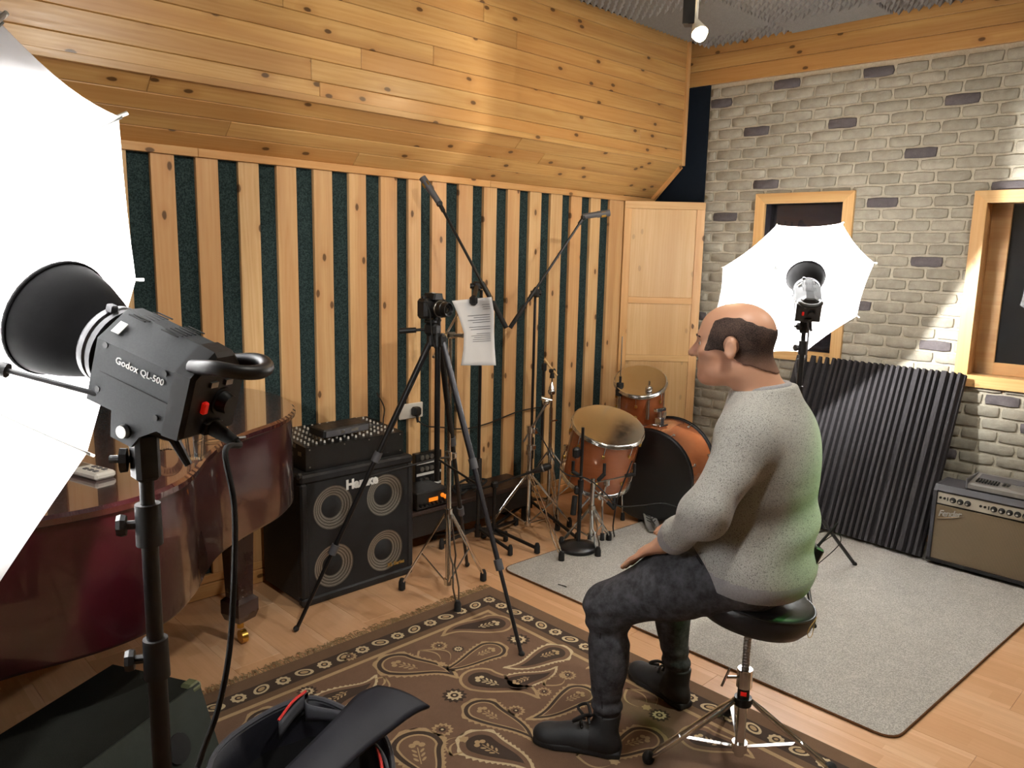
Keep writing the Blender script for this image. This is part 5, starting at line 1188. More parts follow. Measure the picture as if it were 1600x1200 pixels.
part('label_band', lambda m: m.cyl(X(.245), X(.283), .0185, n=24), M['black_plastic'], thr); part('red_badge', lambda m: m.box(X(.266)-CV(.3, 0, 1)*.018, (.018, .004, .012), frame(CV(.3, 0, 1), (0, 0, 1)) @ Matrix.Rotation(math.pi/2, 3, 'X')), M['red_switch'], thr)
part('base_tube', lambda m: m.cyl(X(.05), X(.245), .0155, n=20), M['chrome'], thr); part('lower_collar', lambda m: m.cyl(X(.065), X(.095), .024, n=20), M['chrome'], thr); part('upper_collar', lambda m: m.cyl(X(.225), X(.25), .027, n=20), M['black_plastic'], thr)
for an in (134, 38, -50):
    d = Vector((math.cos(math.radians(an)), math.sin(math.radians(an)), 0)); s_ = d.cross(Vector((0, 0, 1)))*.011; p0 = X(.235)+d*.028; p1 = X(.026)+d*.285
    lg = part('leg', lambda m: [m.tube([p0+s_*q*.5, p0.lerp(p1, .15)+s_*q*1.2, p0.lerp(p1, .9)+s_*q*1.2, p1+s_*q*.3], .0062, 8) for q in (-1, 1)], M['chrome'], thr)
    part('brace', lambda m: m.box((X(.08)+d*.02+p0.lerp(p1, .62))/2, (.014, .003, (p0.lerp(p1, .62)-X(.08)).length-.01), frame(p0.lerp(p1, .62)-X(.08)-d*.02)), M['chrome'], lg)
    part('rubber_foot', lambda m: m.ball(p1+Vector((0, 0, .0)), (.02, .02, .024), 12, 8), M['black_rubber'], lg)

# ------------------------------------------------------------------ seated man (distance fields, polygonised)
def np3(v): return np.array(v, dtype=np.float32)
def ell(p, c, r, R=None):
    q = p-np3(c)
    if R is not None: q = q @ np.array(R, dtype=np.float32).T
    r = np3(r); k0 = np.sqrt(((q/r)**2).sum(-1)); k1 = np.sqrt(((q/(r*r))**2).sum(-1))+1e-9
    return k0*(k0-1)/k1
def cone(p, a, b, r1, r2):
    a, b = np3(a), np3(b); ba = b-a; t_ = np.clip(((p-a) @ ba)/(ba @ ba), 0, 1); return np.sqrt(((p-a-t_[:, None]*ba)**2).sum(-1))-(r1+(r2-r1)*t_)
def smin(a, b, k): h = np.maximum(k-np.abs(a-b), 0)/k; return np.minimum(a, b)-h*h*k*.25
def smax(a, b, k): return -smin(-a, -b, k)
rsn = np.random.RandomState(5); _D = rsn.normal(size=(7, 3)); _D /= np.linalg.norm(_D, axis=1)[:, None]; _P = rsn.uniform(0, 6, 7)
def wav(p, s):
    o = 0
    for i in range(7): o = o+np.sin((p @ _D[i].astype(np.float32))*s*(.7+.13*i)+_P[i]+1.3*np.sin((p @ _D[(i+3) % 7].astype(np.float32))*s*.6))
    return o/7
def surfnet(fn, lo, hi, h, B=12):
    lo = np.array(lo); n = (np.ceil((np.array(hi)-lo)/h/B).astype(int))*B+1; nb = (n-1)//B
    Fv = np.empty(n, dtype=np.float32)
    bc = np.stack(np.meshgrid(*[np.arange(k) for k in nb], indexing='ij'), -1).reshape(-1, 3)
    cen = (lo+(bc*B+B/2)*h).astype(np.float32); dc = fn(cen); near = np.abs(dc) < B*h*.95+.03
    # far blocks keep a constant sign
    for (i, j, k), d in zip(bc[~near], dc[~near]): Fv[i*B:i*B+B+1, j*B:j*B+B+1, k*B:k*B+B+1] = d
    g = np.stack(np.meshgrid(*[np.arange(B+1)]*3, indexing='ij'), -1).reshape(-1, 3)
    nbk = bc[near]
    for s in range(0, len(nbk), 120):
        blk = nbk[s:s+120]; pts = (lo+(blk[:, None, :]*B+g[None])*h).astype(np.float32).reshape(-1, 3); v = fn(pts).reshape(len(blk), B+1, B+1, B+1)
        for q, (i, j, k) in enumerate(blk): Fv[i*B:i*B+B+1, j*B:j*B+B+1, k*B:k*B+B+1] = v[q]
    S = Fv < 0; cs = [(a, b, c) for a in (0, 1) for b in (0, 1) for c in (0, 1)]
    sl = lambda A, o: A[o[0]:n[0]-1+o[0], o[1]:n[1]-1+o[1], o[2]:n[2]-1+o[2]]
    any_ = np.zeros(n-1, bool); all_ = np.ones(n-1, bool)
    for o in cs: any_ |= sl(S, o); all_ &= sl(S, o)
    act = np.argwhere(any_ & ~all_); vid = np.full(n-1, -1, np.int64); vid[tuple(act.T)] = np.arange(len(act))
    cv = {o: Fv[act[:, 0]+o[0], act[:, 1]+o[1], act[:, 2]+o[2]] for o in cs}
    acc = np.zeros((len(act), 3)); cnt = np.zeros(len(act))
    for a in cs:
        for ax_ in range(3):
            if a[ax_]: continue
            b = list(a); b[ax_] = 1; b = tuple(b); va, vb = cv[a], cv[b]; m = (va < 0) != (vb < 0); t_ = np.where(m, va/(va-vb+1e-12), 0)
            p = np.array(a, float)[None]+0*acc; p[:, ax_] = t_; acc += p*m[:, None]; cnt += m
    V_ = lo+(act+acc/cnt[:, None])*h; faces = []
    for ax_ in range(3):
        u, w = (ax_+1) % 3, (ax_+2) % 3; o1 = [0, 0, 0]; o1[ax_] = 1
        A = S[tuple(slice(0, n[q]-o1[q]) for q in range(3))]; Bq = S[tuple(slice(o1[q], n[q]) for q in range(3))]
        e_ = np.argwhere(A != Bq); e_ = e_[(e_[:, u] > 0) & (e_[:, w] > 0) & (e_[:, u] < n[u]-1) & (e_[:, w] < n[w]-1)]
        flip = A[tuple(e_.T)]; q4 = []
        for du, dw in ((1, 1), (0, 1), (0, 0), (1, 0)):
            c = e_.copy(); c[:, u] -= du; c[:, w] -= dw; q4.append(vid[tuple(c.T)])
        q4 = np.stack(q4, 1); q4[~flip] = q4[~flip][:, ::-1]; faces.append(q4)
    fc = np.concatenate(faces); fc = fc[(fc >= 0).all(1)]
    return V_, fc
def net_obj(name, V_, fc, mat, parent, matfn=None, smooth_it=1):
    V_ = V_.copy()
    for _ in range(smooth_it):      # light relax
        acc = np.zeros_like(V_); cnt = np.zeros(len(V_))
        for a, b in ((0, 1), (1, 2), (2, 3), (3, 0)):
            np.add.at(acc, fc[:, a], V_[fc[:, b]]); np.add.at(cnt, fc[:, a], 1); np.add.at(acc, fc[:, b], V_[fc[:, a]]); np.add.at(cnt, fc[:, b], 1)
        V_ = V_*.5+acc/np.maximum(cnt, 1)[:, None]*.5
    inv = np.array(wmat(parent).inverted()) if parent is not None else np.eye(4)
    W = V_ @ inv[:3, :3].T+inv[:3, 3]
    me = bpy.data.meshes.new(name); me.vertices.add(len(W)); me.vertices.foreach_set('co', W.astype(np.float32).ravel()); me.loops.add(fc.size); me.loops.foreach_set('vertex_index', fc.ravel().astype(np.int32)); me.polygons.add(len(fc))
    me.polygons.foreach_set('loop_start', np.arange(0, fc.size, 4, dtype=np.int32)); me.polygons.foreach_set('use_smooth', np.ones(len(fc), bool))
    for m in (mat if isinstance(mat, list) else [mat]): me.materials.append(m)
    if matfn is not None: me.polygons.foreach_set('material_index', matfn(V_[fc].mean(1)).astype(np.int32))
    me.update(calc_edges=True); me.validate()
    o = bpy.data.objects.new(name, me); COL.objects.link(o)
    if parent is not None: o.parent = parent
    return o
fx, lx = np.array([-.309, .951, 0]), np.array([-.951, -.309, 0]); OR = np.array([2.105, 1.085, 0])
def T3(a, b, z): return OR+lx*a+fx*b+np.array([0, 0, z])
RT = np.array([lx, fx, [0, 0, 1]])
hdg = math.radians(110); fh = np.array([math.cos(hdg), math.sin(hdg), 0]); lh = np.array([-math.sin(hdg), math.cos(hdg), 0]); EC = np.array([2.006, 1.153, 1.352])
tilt = math.radians(2); fh2 = fh*math.cos(tilt)-np.array([0, 0, 1])*math.sin(tilt); uh = np.array([0, 0, 1])*math.cos(tilt)+fh*math.sin(tilt)
RH = np.array([fh2, lh, uh])
def Hd(f, l, u): return EC+fh2*f+lh*l+uh*u
AN = lambda v: np.array(v)
hipN, hipF = T3(.095, .01, .695), T3(-.095, .01, .695); kneeN, kneeF = AN((1.866, 1.452, .50)), AN((2.27, 1.51, .50)); ankN, ankF = AN((1.866, 1.43, .10)), AN((2.275, 1.43, .10))
shN, shF = T3(.182, .012, 1.118), T3(-.172, .012, 1.128)
elN = AN(DP(1108, 797, 2.09)); wrN = AN(DP(1043, 848, 2.33)); knN = AN(DP(1005, 862, 2.40)); tpN = AN(DP(978, 888, 2.42))
elF = T3(-.25, .03, .89); wrF = T3(-.12, .19, .775); knF = T3(-.10, .26, .75); tpF = T3(-.09, .31, .71)
nkb = T3(.03, .005, 1.205)
def d_head(p):
    e = lambda c, r: ell(p, Hd(*c), r, RH); q = lambda a, b, r1, r2: cone(p, Hd(*a), Hd(*b), r1, r2)
    d = e((-.024, 0, .045), (.099, .078, .082)); d = smin(d, e((.022, 0, .042), (.066, .068, .066)), .03)
    d = smin(d, e((.038, 0, -.028), (.052, .056, .082)), .03); d = smin(d, e((.030, 0, -.068), (.054, .054, .036)), .03); d = smin(d, e((.07, 0, -.09), (.022, .026, .019)), .025)
    d = smin(d, q((.078, -.03, .03), (.078, .03, .03), .0135, .0135), .018)
    d = smin(d, q((.088, 0, .018), (.112, 0, -.019), .0075, .0125), .014); d = smin(d, np.minimum(q((.096, .012, -.022), (.09, .014, -.022), .0085, .007), q((.096, -.012, -.022), (.09, -.014, -.022), .0085, .007)), .008)
    d = smin(d, e((.087, 0, -.047), (.010, .023, .007)), .008); d = smin(d, e((.085, 0, -.058), (.010, .021, .008)), .008)
    d = smin(d, np.minimum(e((.055, .042, -.012), (.03, .022, .022)), e((.055, -.042, -.012), (.03, .022, .022))), .025)
    for s in (1, -1):
        d = smax(d, -e((.093, s*.032, .012), (.014, .018, .008)), .012)
        ear = ell(p, Hd(-.012, s*.081, .002), (.0175, .0085, .030), RH); ear = smax(ear, -ell(p, Hd(-.008, s*.0905, .005), (.0105, .008, .019), RH), .004); d = smin(d, ear, .007)
    return d
def d_neck(p): return smin(cone(p, Hd(-.035, 0, -.06), nkb, .054, .060), cone(p, Hd(-.065, 0, -.02), T3(.026, -.02, 1.19), .042, .050), .03)
def d_torso(p):
    d = ell(p, T3(0, .004, .69), (.182, .135, .125), RT); d = smin(d, ell(p, T3(.0, .002, .82), (.178, .158, .18), RT), .06); d = smin(d, ell(p, T3(.004, -.014, 1.02), (.188, .138, .20), RT), .07)
    d = smin(d, cone(p, shN, shF, .072, .072), .06); d = smin(d, cone(p, nkb-np.array([0, 0, .01]), shN, .062, .052), .04); d = smin(d, cone(p, nkb-np.array([0, 0, .01]), shF, .062, .052), .04); return d
def d_arm(p, sh, el, wr, k=0.0): return smin(cone(p, sh, el, .060+k, .046+k), cone(p, el, wr, .046+k, .029+k*.9), .02)
def d_hand(p, wr, kn, tp_, side):
    hd_ = (kn-wr)/np.linalg.norm(kn-wr); up = np.array([0, 0, 1.]); lat = np.cross(up, hd_); lat /= np.linalg.norm(lat); nr = np.cross(hd_, lat)   # lat: towards the body's left
    mid = wr*.42+kn*.58; Rr = np.array([hd_, lat, nr]); d = ell(p, mid, (.062, .043, .0185), Rr); d = smin(d, cone(p, wr-hd_*.04, wr+hd_*.015, .029, .025), .03)
    td = (tp_-kn)/np.linalg.norm(tp_-kn)
    for i, (o, ln, r) in enumerate(((.033, .062, .0085), (.011, .077, .0095), (-.011, .083, .0098), (-.033, .075, .0095))):
        b = kn+lat*o*side-nr*.003-hd_*(.012 if i == 0 else .0); m = b+hd_*(ln*.42)+td*(ln*.22); e_ = m+td*(ln*.42)+hd_*(ln*.04)
        f = np.minimum(cone(p, b-hd_*.012, m, r*1.08, r), cone(p, m, e_, r, r*.82)); d = smin(d, f, .005)
    b = wr+hd_*.03-lat*.032*side; m = b+hd_*.04-lat*.022*side-nr*.008; e_ = m+hd_*.032-lat*.004*side-nr*.008
    return smin(d, np.minimum(cone(p, b, m, .0155, .0115), cone(p, m, e_, .0112, .0088)), .01)
def d_leg(p, hip, kn, an, k=0.0):
    cf = kn*.6+an*.4+np.array([0, 0, 0]); bk = np.array([.0, -.018, 0])
    mt = hip*.48+kn*.52+np.array([0, 0, .016]); d = smin(smin(cone(p, hip, mt, .106+k, .096+k), cone(p, mt, kn, .096+k, .062+k), .03), cone(p, kn, an, .056+k, .038+k), .035); return smin(d, ell(p, cf+bk, (.050+k, .052+k, .12)), .03)
def d_body(p):
    d = smin(d_head(p), d_neck(p), .03); d = smin(d, d_torso(p)+.006, .03)
    for sh, el, wr, kn, tp_, s in ((shN, elN, wrN, knN, tpN, 1), (shF, elF, wrF, knF, tpF, -1)):
        d = smin(d, d_arm(p, sh, el, wr)+.004, .02); d = smin(d, d_hand(p, wr, kn, tp_, s), .01)
    for h_, k_, a_ in ((hipN, kneeN, ankN), (hipF, kneeF, ankF)): d = smin(d, d_leg(p, h_, k_, a_)+.004, .02)
    return d
# skin, cloth, hair materials
t = NT('skin'); v = t.coord(); n1 = t.noise(v, 9, 3); n2 = t.noise(v, 300, 2); t.set(col=t.mix(n1, rgb('#cda287'), rgb('#c08c70')), rough=.45, spec=.4, sss=.08); t.b.inputs['Subsurface Radius'].default_value = (.01, .004, .002); t.bump(n2, .15, .0005); M['skin'] = t.m
t = NT('buzzed_hair'); v = t.coord(); n1 = t.noise(v, 420, 2, .7); n2 = t.noise(v, 26, 3); sz_ = t.n('ShaderNodeSeparateXYZ'); t.l(v, sz_.inputs[0]); fade = t.ramp(t.math('ADD', t.math('MULTIPLY', t.math('SUBTRACT', sz_.outputs[2], 1.285), 9.0), t.math('MULTIPLY', n1, .25)), [(.1, G(1)), (.72, G(0))]); t.set(col=t.mix(t.math('MULTIPLY', fade, .75), t.mix(t.ramp(t.math('ADD', t.math('MULTIPLY', n1, .7), t.math('MULTIPLY', n2, .3)), [(.40, G(0)), (.60, G(1))]), rgb('#231d1c'), rgb('#5a4840')), rgb('#9a7460')), rough=.7, spec=.2); t.bump(n1, .5, .001); M['hair'] = t.m
def mk_heather(name, a, b, c, big):
    t = NT(name); v = t.coord(); n1 = t.noise(v, 260, 2, .7); n2 = t.noise(v, 300, 2, .8); n3 = t.noise(v, 5, 3)
    col = t.mix(t.ramp(n1, [(.4, G(0)), (.6, G(1))]), a, b); col = t.mix(t.math('MULTIPLY', t.ramp(n2, [(.575, G(0)), (.64, G(1))]), big), col, c); t.set(col=col, rough=.95, spec=.1, sheen=.2)
    t.bump(t.math('ADD', t.math('MULTIPLY', n3, 2.0), t.math('MULTIPLY', n1, .25)), .35, .006); return t.m
M['sweater'] = mk_heather('sweater', rgb('#9f9e98'), rgb('#b1b0aa'), rgb('#3f3d3d'), .85); M['rib_knit'] = mk_heather('rib_knit', rgb('#8f8e90'), rgb('#9b9a9b'), rgb('#707070'), .3)
t = NT('grey_jeans'); v = t.coord(); n1 = t.noise(v, 30, 6, .7); n2 = t.noise(v, 380, 2); t.set(col=t.mix(t.ramp(n1, [(.35, G(0)), (.75, G(1))]), rgb('#343437'), rgb('#5d5d62')), rough=.85, spec=.15); t.bump(t.math('ADD', n1, t.math('MULTIPLY', n2, .3)), .35, .004); M['jeans'] = t.m
M['shoe'] = pm('shoe_upper', '#2c2e31', .6, var=.12, vs=20, bump=.2, bs=300); M['shoe_dark'] = pm('shoe_dark', '#161618', .6); M['sole'] = pm('shoe_sole', '#1c1c1e', .7)
V_, fc = surfnet(d_body, (1.6, .8, .04), (2.5, 1.75, 1.53), .0042)
man = net_obj('person', V_, fc, M['skin'], None); tag(man, 'balding man in a grey sweater and dark jeans sitting on the drum throne', 'person')
# hair
def hl(p): q = p-np3(EC); return q @ np3(fh2), q @ np3(lh), q @ np3(uh)
def d_hair(p):
    f, l, u = hl(p); d = smin(d_head(p), d_neck(p), .03)-.0034; w = wav(p, 160)*.004
    top = np.where(f > -.03, .090, .090+(f+.03)*.40)-np.maximum(f, 0)*.25; front = .062-np.maximum(u-.005, 0)*.33
    low = np.where(f > .015, -.004, np.where(f > -.03, -.004-(.015-f)*.7, -.036-(-.03-f)*.35)); ear = ell(p, Hd(-.012, .084, .0), (.025, .03, .040), RH); ear2 = ell(p, Hd(-.012, -.084, .0), (.025, .03, .040), RH)
    return np.maximum.reduce([d, u-top+w, f-front+w, low-u+w, -ear, -ear2])
V_, fc = surfnet(d_hair, Hd(0, 0, 0)-.16, Hd(0, 0, 0)+.16, .0034); net_obj('hair', V_, fc, M['hair'], man)
for s in (1, -1):
    part('eye', lambda m: m.ball(Hd(.0735, s*.032, .012), .0118, 14, 10), pm('eye_white', '#d8d2ca', .2), man, smooth=180); part('iris', lambda m: m.ball(Hd(.0810, s*.032, .012), (.0058, .0058, .0058), 12, 8), pm('iris', '#2a1c14', .15), man, smooth=180)
    part('eyebrow', lambda m: m.tube(spline([Hd(.094, s*.014, .030), Hd(.092, s*.03, .036), Hd(.078, s*.048, .031)], 4), [.002]+[.0036]*7+[.0018], 6), M['hair'], man)
# sweater
def d_sweater(p):
    b = (p-np3(OR)) @ np3(fx)
    tor = d_torso(p)-.016
    zz = p[:, 2]; tor = tor-.011*np.clip((.98-zz)/.2, 0, 1)*np.sin(34*zz*(1+.0*b)+10*b+3*wav(p, 7))*np.clip((zz-.66)/.06, 0, 1)-.005*wav(p, 20)
    tor = smin(tor, ell(p, T3(0, -.004, .70), (.222, .165, .14), RT)-.003, .05)
    d = smin(tor, cone(p, T3(.028, -.012, 1.15), T3(.028, .0, 1.245), .092, .080), .045)
    for sh, el, wr in ((shN, elN, wrN), (shF, elF, wrF)):
        a = wr-(wr-el)*.10; u_ = np.linalg.norm(el-sh); tt_ = np.clip(((p-np3(el)) @ np3(a-el))/((a-el) @ (a-el)), -.6, 1)
        arm = smin(cone(p, sh, el, .080, .062), cone(p, el, a, .062, .047), .025)-.0105*np.sin(9.5*tt_+2.2*wav(p, 11))*np.clip(.95-np.abs(tt_-.2), 0, 1)-.0025*wav(p, 30)
        ax_ = (wr-el)/np.linalg.norm(wr-el); cut = (p-np3(a)) @ np3(ax_); arm = np.maximum(arm, cut); d = smin(d, arm, .03)
    hem = .652+.10*np.clip(b+.02, -.1, .2)-zz; d = np.maximum(d, hem)
    qn = (p-np3(T3(.028, .008, 1.235))) @ np3(RT).T; col_ = qn[:, 2]+.16*qn[:, 1]-.004; return smax(d, col_, .004)
def swm(P_):
    b = (P_-OR) @ fx; hem = P_[:, 2]-(.652+.10*np.clip(b+.02, -.1, .2)); r = np.zeros(len(P_)); r[(hem < .052) & (np.abs((P_-OR) @ lx) < .26) & (hem < .052)] = 1
    for el, wr in ((elN, wrN), (elF, wrF)):
        a = wr-(wr-el)*.10; ax_ = (wr-el)/np.linalg.norm(wr-el); q = (P_-a) @ ax_; rad = np.linalg.norm(P_-a-q[:, None]*ax_, axis=1); r[(q > -.055) & (rad < .07) & (q < .02)] = 1; r[(hem < .052) & (q > -.3) & (q < -.055) & (rad < .075)] = 0
    return r
V_, fc = surfnet(d_sweater, (1.62, .8, .62), (2.5, 1.5, 1.32), .0052); net_obj('sweater', V_, fc, [M['sweater'], M['rib_knit']], man, swm)
part('collar', lambda m: m.tube([T3(.028, .008, 1.238)+lx*.073*math.cos(q)+fx*.070*math.sin(q)+np.array([0, 0, -.16*.070*math.sin(q)]) for q in [k*math.pi/20 for k in range(40)]], .0105, 10, closed=True), M['rib_knit'], man, smooth=180)
# trousers
def d_jeans(p):
    d = ell(p, T3(0, .004, .69), (.182, .138, .125), RT)-.004
    for h_, k_, a_ in ((hipN, kneeN, ankN), (hipF, kneeF, ankF)):
        lg = d_leg(p, h_, k_, a_, .007); z = p[:, 2]
        lg = lg-.005*np.clip(1-np.abs(z-.44)/.10, 0, 1)*np.sin(z*95+(p[:, 0]+p[:, 1])*22+1.5*wav(p, 9))-.005*np.clip(1-np.abs(z-.16)/.07, 0, 1)*np.sin(z*130+2*wav(p, 10))-.003*wav(p, 26)
        hh_ = np.linalg.norm(p-np3(h_*.75+k_*.25), axis=1); lg = lg-.004*np.clip(1-hh_/.16, 0, 1)*np.sin(((p-np3(h_)) @ np3((k_-h_)/np.linalg.norm(k_-h_)))*110+2*wav(p, 8)); d = smin(d, lg, .03)
    b = (p-np3(OR)) @ np3(fx); return np.maximum.reduce([d, p[:, 2]-(.715+.10*np.clip(b+.02, -.1, .2)+1.4*np.clip(b-.10, 0, 1)), .118-p[:, 2]])
V_, fc = surfnet(d_jeans, (1.7, .85, .08), (2.42, 1.7, .78), .0052); jn = net_obj('trousers', V_, fc, M['jeans'], man)
M['seam'] = pm('jeans_seam', '#141416', .9)
def on_leg(hip, kn, t_, side, up_, r): c = hip+(kn-hip)*t_; return c
hn = (kneeN-hipN)/np.linalg.norm(kneeN-hipN); sdn = np.cross(hn, [0, 0, 1.]); sdn = sdn if sdn @ lx > 0 else -sdn
part('side_seam', lambda m: m.tube(spline([hipN+(kneeN-hipN)*q+sdn*(.098-.030*q)+np.array([0, 0, .012]) for q in (.15, .4, .65, .9)]+[kneeN*(1-q)+ankN*q+sdn*(.068-.02*q) for q in (.15, .4, .7, .92)], 5), .0018, 5), M['seam'], jn)
pk = [hipN+lx*.088+fx*b_+np.array([0, 0, z_]) for b_, z_ in ((.0, -.04), (.05, -.01), (.10, .03), (.12, .055))]; part('pocket_seam', lambda m: m.tube(spline(pk, 5), .002, 5), M['seam'], jn)
part('rivet', lambda m: m.ball(AN(hipN)+lx*.075+fx*.115+np.array([0, 0, .062]), .005, 8, 6), M['steel'], jn)
# shoes
def shoe(heel, toe, an):
    heel, toe = AN((heel[0], heel[1], 0)), AN((toe[0], toe[1], 0)); f = (toe-heel)/np.linalg.norm(toe-heel); s = np.array([-f[1], f[0], 0]); Rr = np.array([f, s, [0, 0, 1]]); base = .011
    Q = lambda a, b, z: heel+f*a+s*b+np.array([0, 0, z+base])
    def d_up(p):
        d = ell(p, Q(.225, 0, .028), (.066, .046, .040), Rr); d = smin(d, ell(p, Q(.13, 0, .042), (.085, .042, .048), Rr), .03); d = smin(d, cone(p, Q(.055, 0, .045), AN((an[0], an[1], .135)), .042, .045), .03); d = smin(d, ell(p, Q(.04, 0, .035), (.045, .038, .04), Rr), .02)
        d = np.maximum(d, p[:, 2]-(.138+base*.3)); d = np.maximum(d, (base+.016)-p[:, 2]); return d-.0015*wav(p, 30)
    def d_sole(p):
        q = (p-np3(heel)) @ np3(Rr).T; w = np.interp(q[:, 0], [0, .04, .1, .15, .21, .26, .29], [.030, .038, .035, .038, .047, .040, .02]); dx = np.maximum(q[:, 0]-.288, -.003-q[:, 0]); d = np.maximum(np.abs(q[:, 1])-w, dx); return smax(smax(d, q[:, 2]-(base+.024+.006*(q[:, 0] > 1)), .008), base+.001-q[:, 2], .004)
    lo = np.minimum(heel, toe)-.08; hi = np.maximum(heel, toe)+.08
    V_, fc = surfnet(d_up, (lo[0], lo[1], 0), (hi[0], hi[1], .19), .0042); so_ = net_obj('shoe', V_, fc, [M['shoe'], M['shoe_dark']], man, lambda P_: (((P_-heel) @ f) < .10).astype(float))
    V_, fc = surfnet(d_sole, (lo[0], lo[1], 0), (hi[0], hi[1], .07), .0042); net_obj('sole', V_, fc, M['sole'], so_)
    for k in range(4):
        a_ = .10+.024*k; z_ = .118-.018*k; part('lace', lambda m: m.tube(spline([Q(a_, -.026, z_-.012), Q(a_+.008, 0, z_+.004), Q(a_, .026, z_-.012)], 5), .0048, 6), M['shoe_dark'], so_)
    for q in (-1, 1): part('lace_bow', lambda m: m.tube(spline([Q(.10, 0, .12), Q(.118, q*.034, .138), Q(.15, q*.042, .118), Q(.13, q*.014, .112)], 5), .0055, 6), M['shoe_dark'], so_)
    return so_
shoe((1.868, 1.372), (1.722, 1.622), ankN); shoe((2.252, 1.375), (2.305, 1.655), ankF)
# belt radio pack
bp = AN(DP(1267, 872, 2.30)); pk_ = thing('radio_pack', 'small black belt pack with a stub antenna behind the seated man', 'transmitter', bp)
dn = Vector((cr.x, cr.y, 0))*.45+Vector((0, 0, 1)); Rp = frame(dn, CV(0, 0, 1))
part('pack_case', lambda m: m.box(bp, (.03, .055, .085), Rp, b=.005), M['black_plastic'], pk_); part('antenna', lambda m: m.cyl(Vector(bp)+dn.normalized()*.04, Vector(bp)+dn.normalized()*.12+cr*.02, .0045, .003, 10), M['black_rubber'], pk_)
part('lead', lambda m: m.tube(spline([Vector(bp)+dn.normalized()*.045, Vector(bp)+dn.normalized()*.085+cr*.035, Vector(bp)+dn.normalized()*.05+cr*.06, Vector(bp)-dn.normalized()*.02+cr*.03, Vector(bp)-dn.normalized()*.06], 5), .0014, 5), M['black_rubber'], pk_)
# ------------------------------------------------------------------ monitor wedge and soft bag in the foreground
M['dark_cloth'] = mk_speckle('dark_cloth', rgb('#191a17'), rgb('#24251f'), 500)
M['green_tolex'] = pm('green_tolex', '#2c332c', .55, var=.2, vs=30, bump=.4, bs=300)
M['old_corner'] = pm('old_corner', '#5f6446', .55, var=.3, vs=40)
M['navy_nylon'] = pm('navy_nylon', '#14151f', .6, var=.15, vs=12, bump=.25, bs=240)
M['bag_inside'] = pm('bag_inside', '#08080c', .9)
M['bag_grey'] = pm('bag_grey', '#4a4b52', .75, var=.2, vs=20, bump=.3, bs=120)
M['red_zip'] = pm('red_zip', '#d63a35', .55)
# wedge: top quad measured at its standing height
zt_ = .42
A0, A1, A2, A3 = FL(10, 1150, zt_), FL(185, 1040, zt_), FL(262, 1100, zt_), FL(120, 1260, zt_)
wd_o = thing('stage_monitor', 'scuffed dark green stage monitor wedge with a round port beside the piano', 'speaker', ((A0.x+A2.x)/2, (A0.y+A2.y)/2, 0))
d1 = (A1-A0).normalized(); d2 = (A2-A1); d2 = (d2-d1*d2.dot(d1)); d2.z = 0; d2.normalize()
L1 = (A1-A0).length; L2 = (A2-A1).dot(d2); O = A0.copy()
def WP(a, b, z): return Vector((O.x, O.y, 0))+d1*a+d2*b+Vector((0, 0, z))
bot = [(0, -.02), (L1, -.02), (L1, .30), (0, .30)]
def wedge(m):
    pr = [(-.02, .004), (L2+.10, .004), (L2+.10, .11), (L2, zt_), (-.02, zt_)]
    m.loft([[WP(a, b, z) for b, z in pr] for a in (-.25, L1)])
part('cabinet', wedge, M['dark_cloth'], wd_o, smooth=0)
# end cheek faces the view, with the port
ck = FL(300, 1130, .3)
def cheek(m):
    m.loft([[WP(a, b, z) for b, z in ((L2+.001, zt_+.001), (L2+.101, .11), (L2+.11, .114), (L2+.010, zt_+.005))] for a in (-.25, L1)])
part('end_cheek', cheek, M['green_tolex'], wd_o, smooth=0)
sn = (d2*.33+Vector((0, 0, .13))).normalized(); pc_ = WP(L1-.13, L2+.043, zt_-.105); part('port_ring', lambda m: m.lathe([(.026, 0), (.040, 0), (.038, .008), (.028, .008)], pc_, sn, 28), M['black_plastic'], wd_o, smooth=40); part('port_hole', lambda m: m.cyl(pc_, pc_+sn*.004, .027, n=24), M['dark_slot'], wd_o)
for b, z in ((L2-.01, zt_), (L2+.095, .12)): part('corner_guard', lambda m: m.box(WP(L1-.012, b, z-.012), (.05, .05, .04), Matrix((d1, d2, Vector((0, 0, 1)))).transposed(), b=.012), M['old_corner'], wd_o)
# soft bag: an open tub with a stiff flap leaning over it
bz = .34
rim = [FL(330, 1190, bz), FL(392, 1130, bz), FL(478, 1092, bz+.02), FL(545, 1112, bz), FL(600, 1150, bz), FL(612, 1230, bz-.02), FL(560, 1330, bz-.04), FL(430, 1380, bz-.02), FL(335, 1290, bz)]
rim = spline(rim, 5, closed=True); cen = sum(rim, Vector())/len(rim)
bag = thing('equipment_bag', 'open navy soft equipment bag with red zips lying on the rug', 'bag', (cen.x, cen.y, .012))
def ringat(z, s, w=0.0): return [Vector((cen.x+(p.x-cen.x)*s, cen.y+(p.y-cen.y)*s, z+(p.z-bz)*max(0, z)/bz+w*math.sin(i*1.3))) for i, p in enumerate(rim)]
part('outer_shell', lambda m: m.loft([ringat(.013, .93), ringat(.05, 1.0), ringat(.16, 1.03, .004), ringat(.27, 1.01, .006), ringat(bz, 1.0), ringat(bz-.004, .965), ringat(.25, .93, .005), ringat(.10, .90), ringat(.04, .87)]), M['navy_nylon'], bag, smooth=60)
part('lining', lambda m: m.loft([ringat(.042, .3), ringat(.045, .86), ringat(.10, .89), ringat(.24, .92, .005)], caps=False), M['bag_inside'], bag, smooth=60, fix=False)
part('rim_binding', lambda m: m.tube([p+Vector((0, 0, .003)) for p in rim], .007, 6, closed=True), M['bag_grey'], bag)
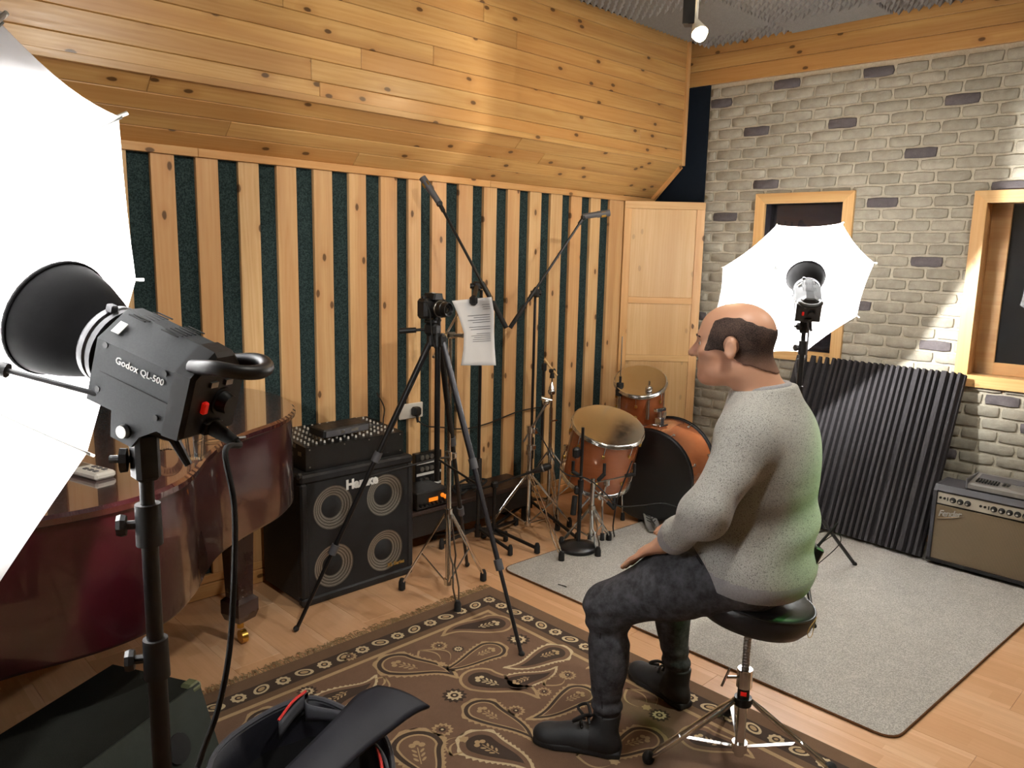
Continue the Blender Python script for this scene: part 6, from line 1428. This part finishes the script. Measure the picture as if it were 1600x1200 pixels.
n_ = len(rim); zp = [rim[i] for i in range(6, 12)]; out_v = lambda p: (Vector((p.x, p.y, 0))-Vector((cen.x, cen.y, 0))).normalized()
part('zip_tape', lambda m: m.tube([p+out_v(p)*.012-Vector((0, 0, .004)) for p in zp], .0042, 6), M['red_zip'], bag)
pk2 = [FL(435, 1128, .36), FL(478, 1082, .385), FL(482, 1100, .36), FL(545, 1112, .35)]
part('side_pocket', lambda m: m.grid(lambda u, v: (pk2[0].lerp(pk2[1], u)).lerp(pk2[2].lerp(pk2[3], u), v) if False else spline([pk2[0], pk2[1], pk2[2], pk2[3]], 8)[int(u*24)]-Vector((0, 0, .05*v))+Vector((0, 0, .012*math.sin(u*9)*v)), 24, 3), M['bag_grey'], bag, smooth=180, fix=False, solid=.004)
# the padded flap: a bent board of foam
fa = [(FL(590, 1070, .50), FL(672, 1103, .47)), (FL(558, 1085, .485), FL(650, 1112, .465)), (FL(520, 1125, .46), FL(615, 1138, .445)), (FL(480, 1165, .43), FL(560, 1180, .42)), (FL(420, 1225, .40), FL(505, 1240, .38)), (FL(370, 1280, .36), FL(450, 1300, .35))]
La, Lb = spline([a for a, b in fa], 5), spline([b for a, b in fa], 5)
def flap(m): m.grid(lambda u, v: La[round(v*(len(La)-1))].lerp(Lb[round(v*(len(Lb)-1))], u)+Vector((0, 0, .012*math.sin(u*math.pi))), 10, len(La)-1)
part('padded_flap', flap, M['navy_nylon'], bag, smooth=180, fix=False, solid=.016)
sp_ = [FL(560, 1168, .37), FL(585, 1160, .38), FL(604, 1185, .37), FL(612, 1225, .34)]
part('inner_pocket', lambda m: m.grid(lambda u, v: spline(sp_, 8)[int(u*24)]-Vector((0, 0, .09*v)), 24, 2), M['bag_grey'], bag, smooth=180, fix=False, solid=.006)
part('zip_tape', lambda m: m.tube([FL(588, 1165, .375), FL(594, 1185, .37), FL(599, 1210, .36)], .004, 6), M['red_zip'], bag)
part('zip_tape', lambda m: m.tube([p+Vector((0, 0, .004)) for p in spline([pk2[0], pk2[0].lerp(pk2[1], .5)+Vector((0, 0, .01)), pk2[1]], 5)], .004, 6), M['red_zip'], bag)
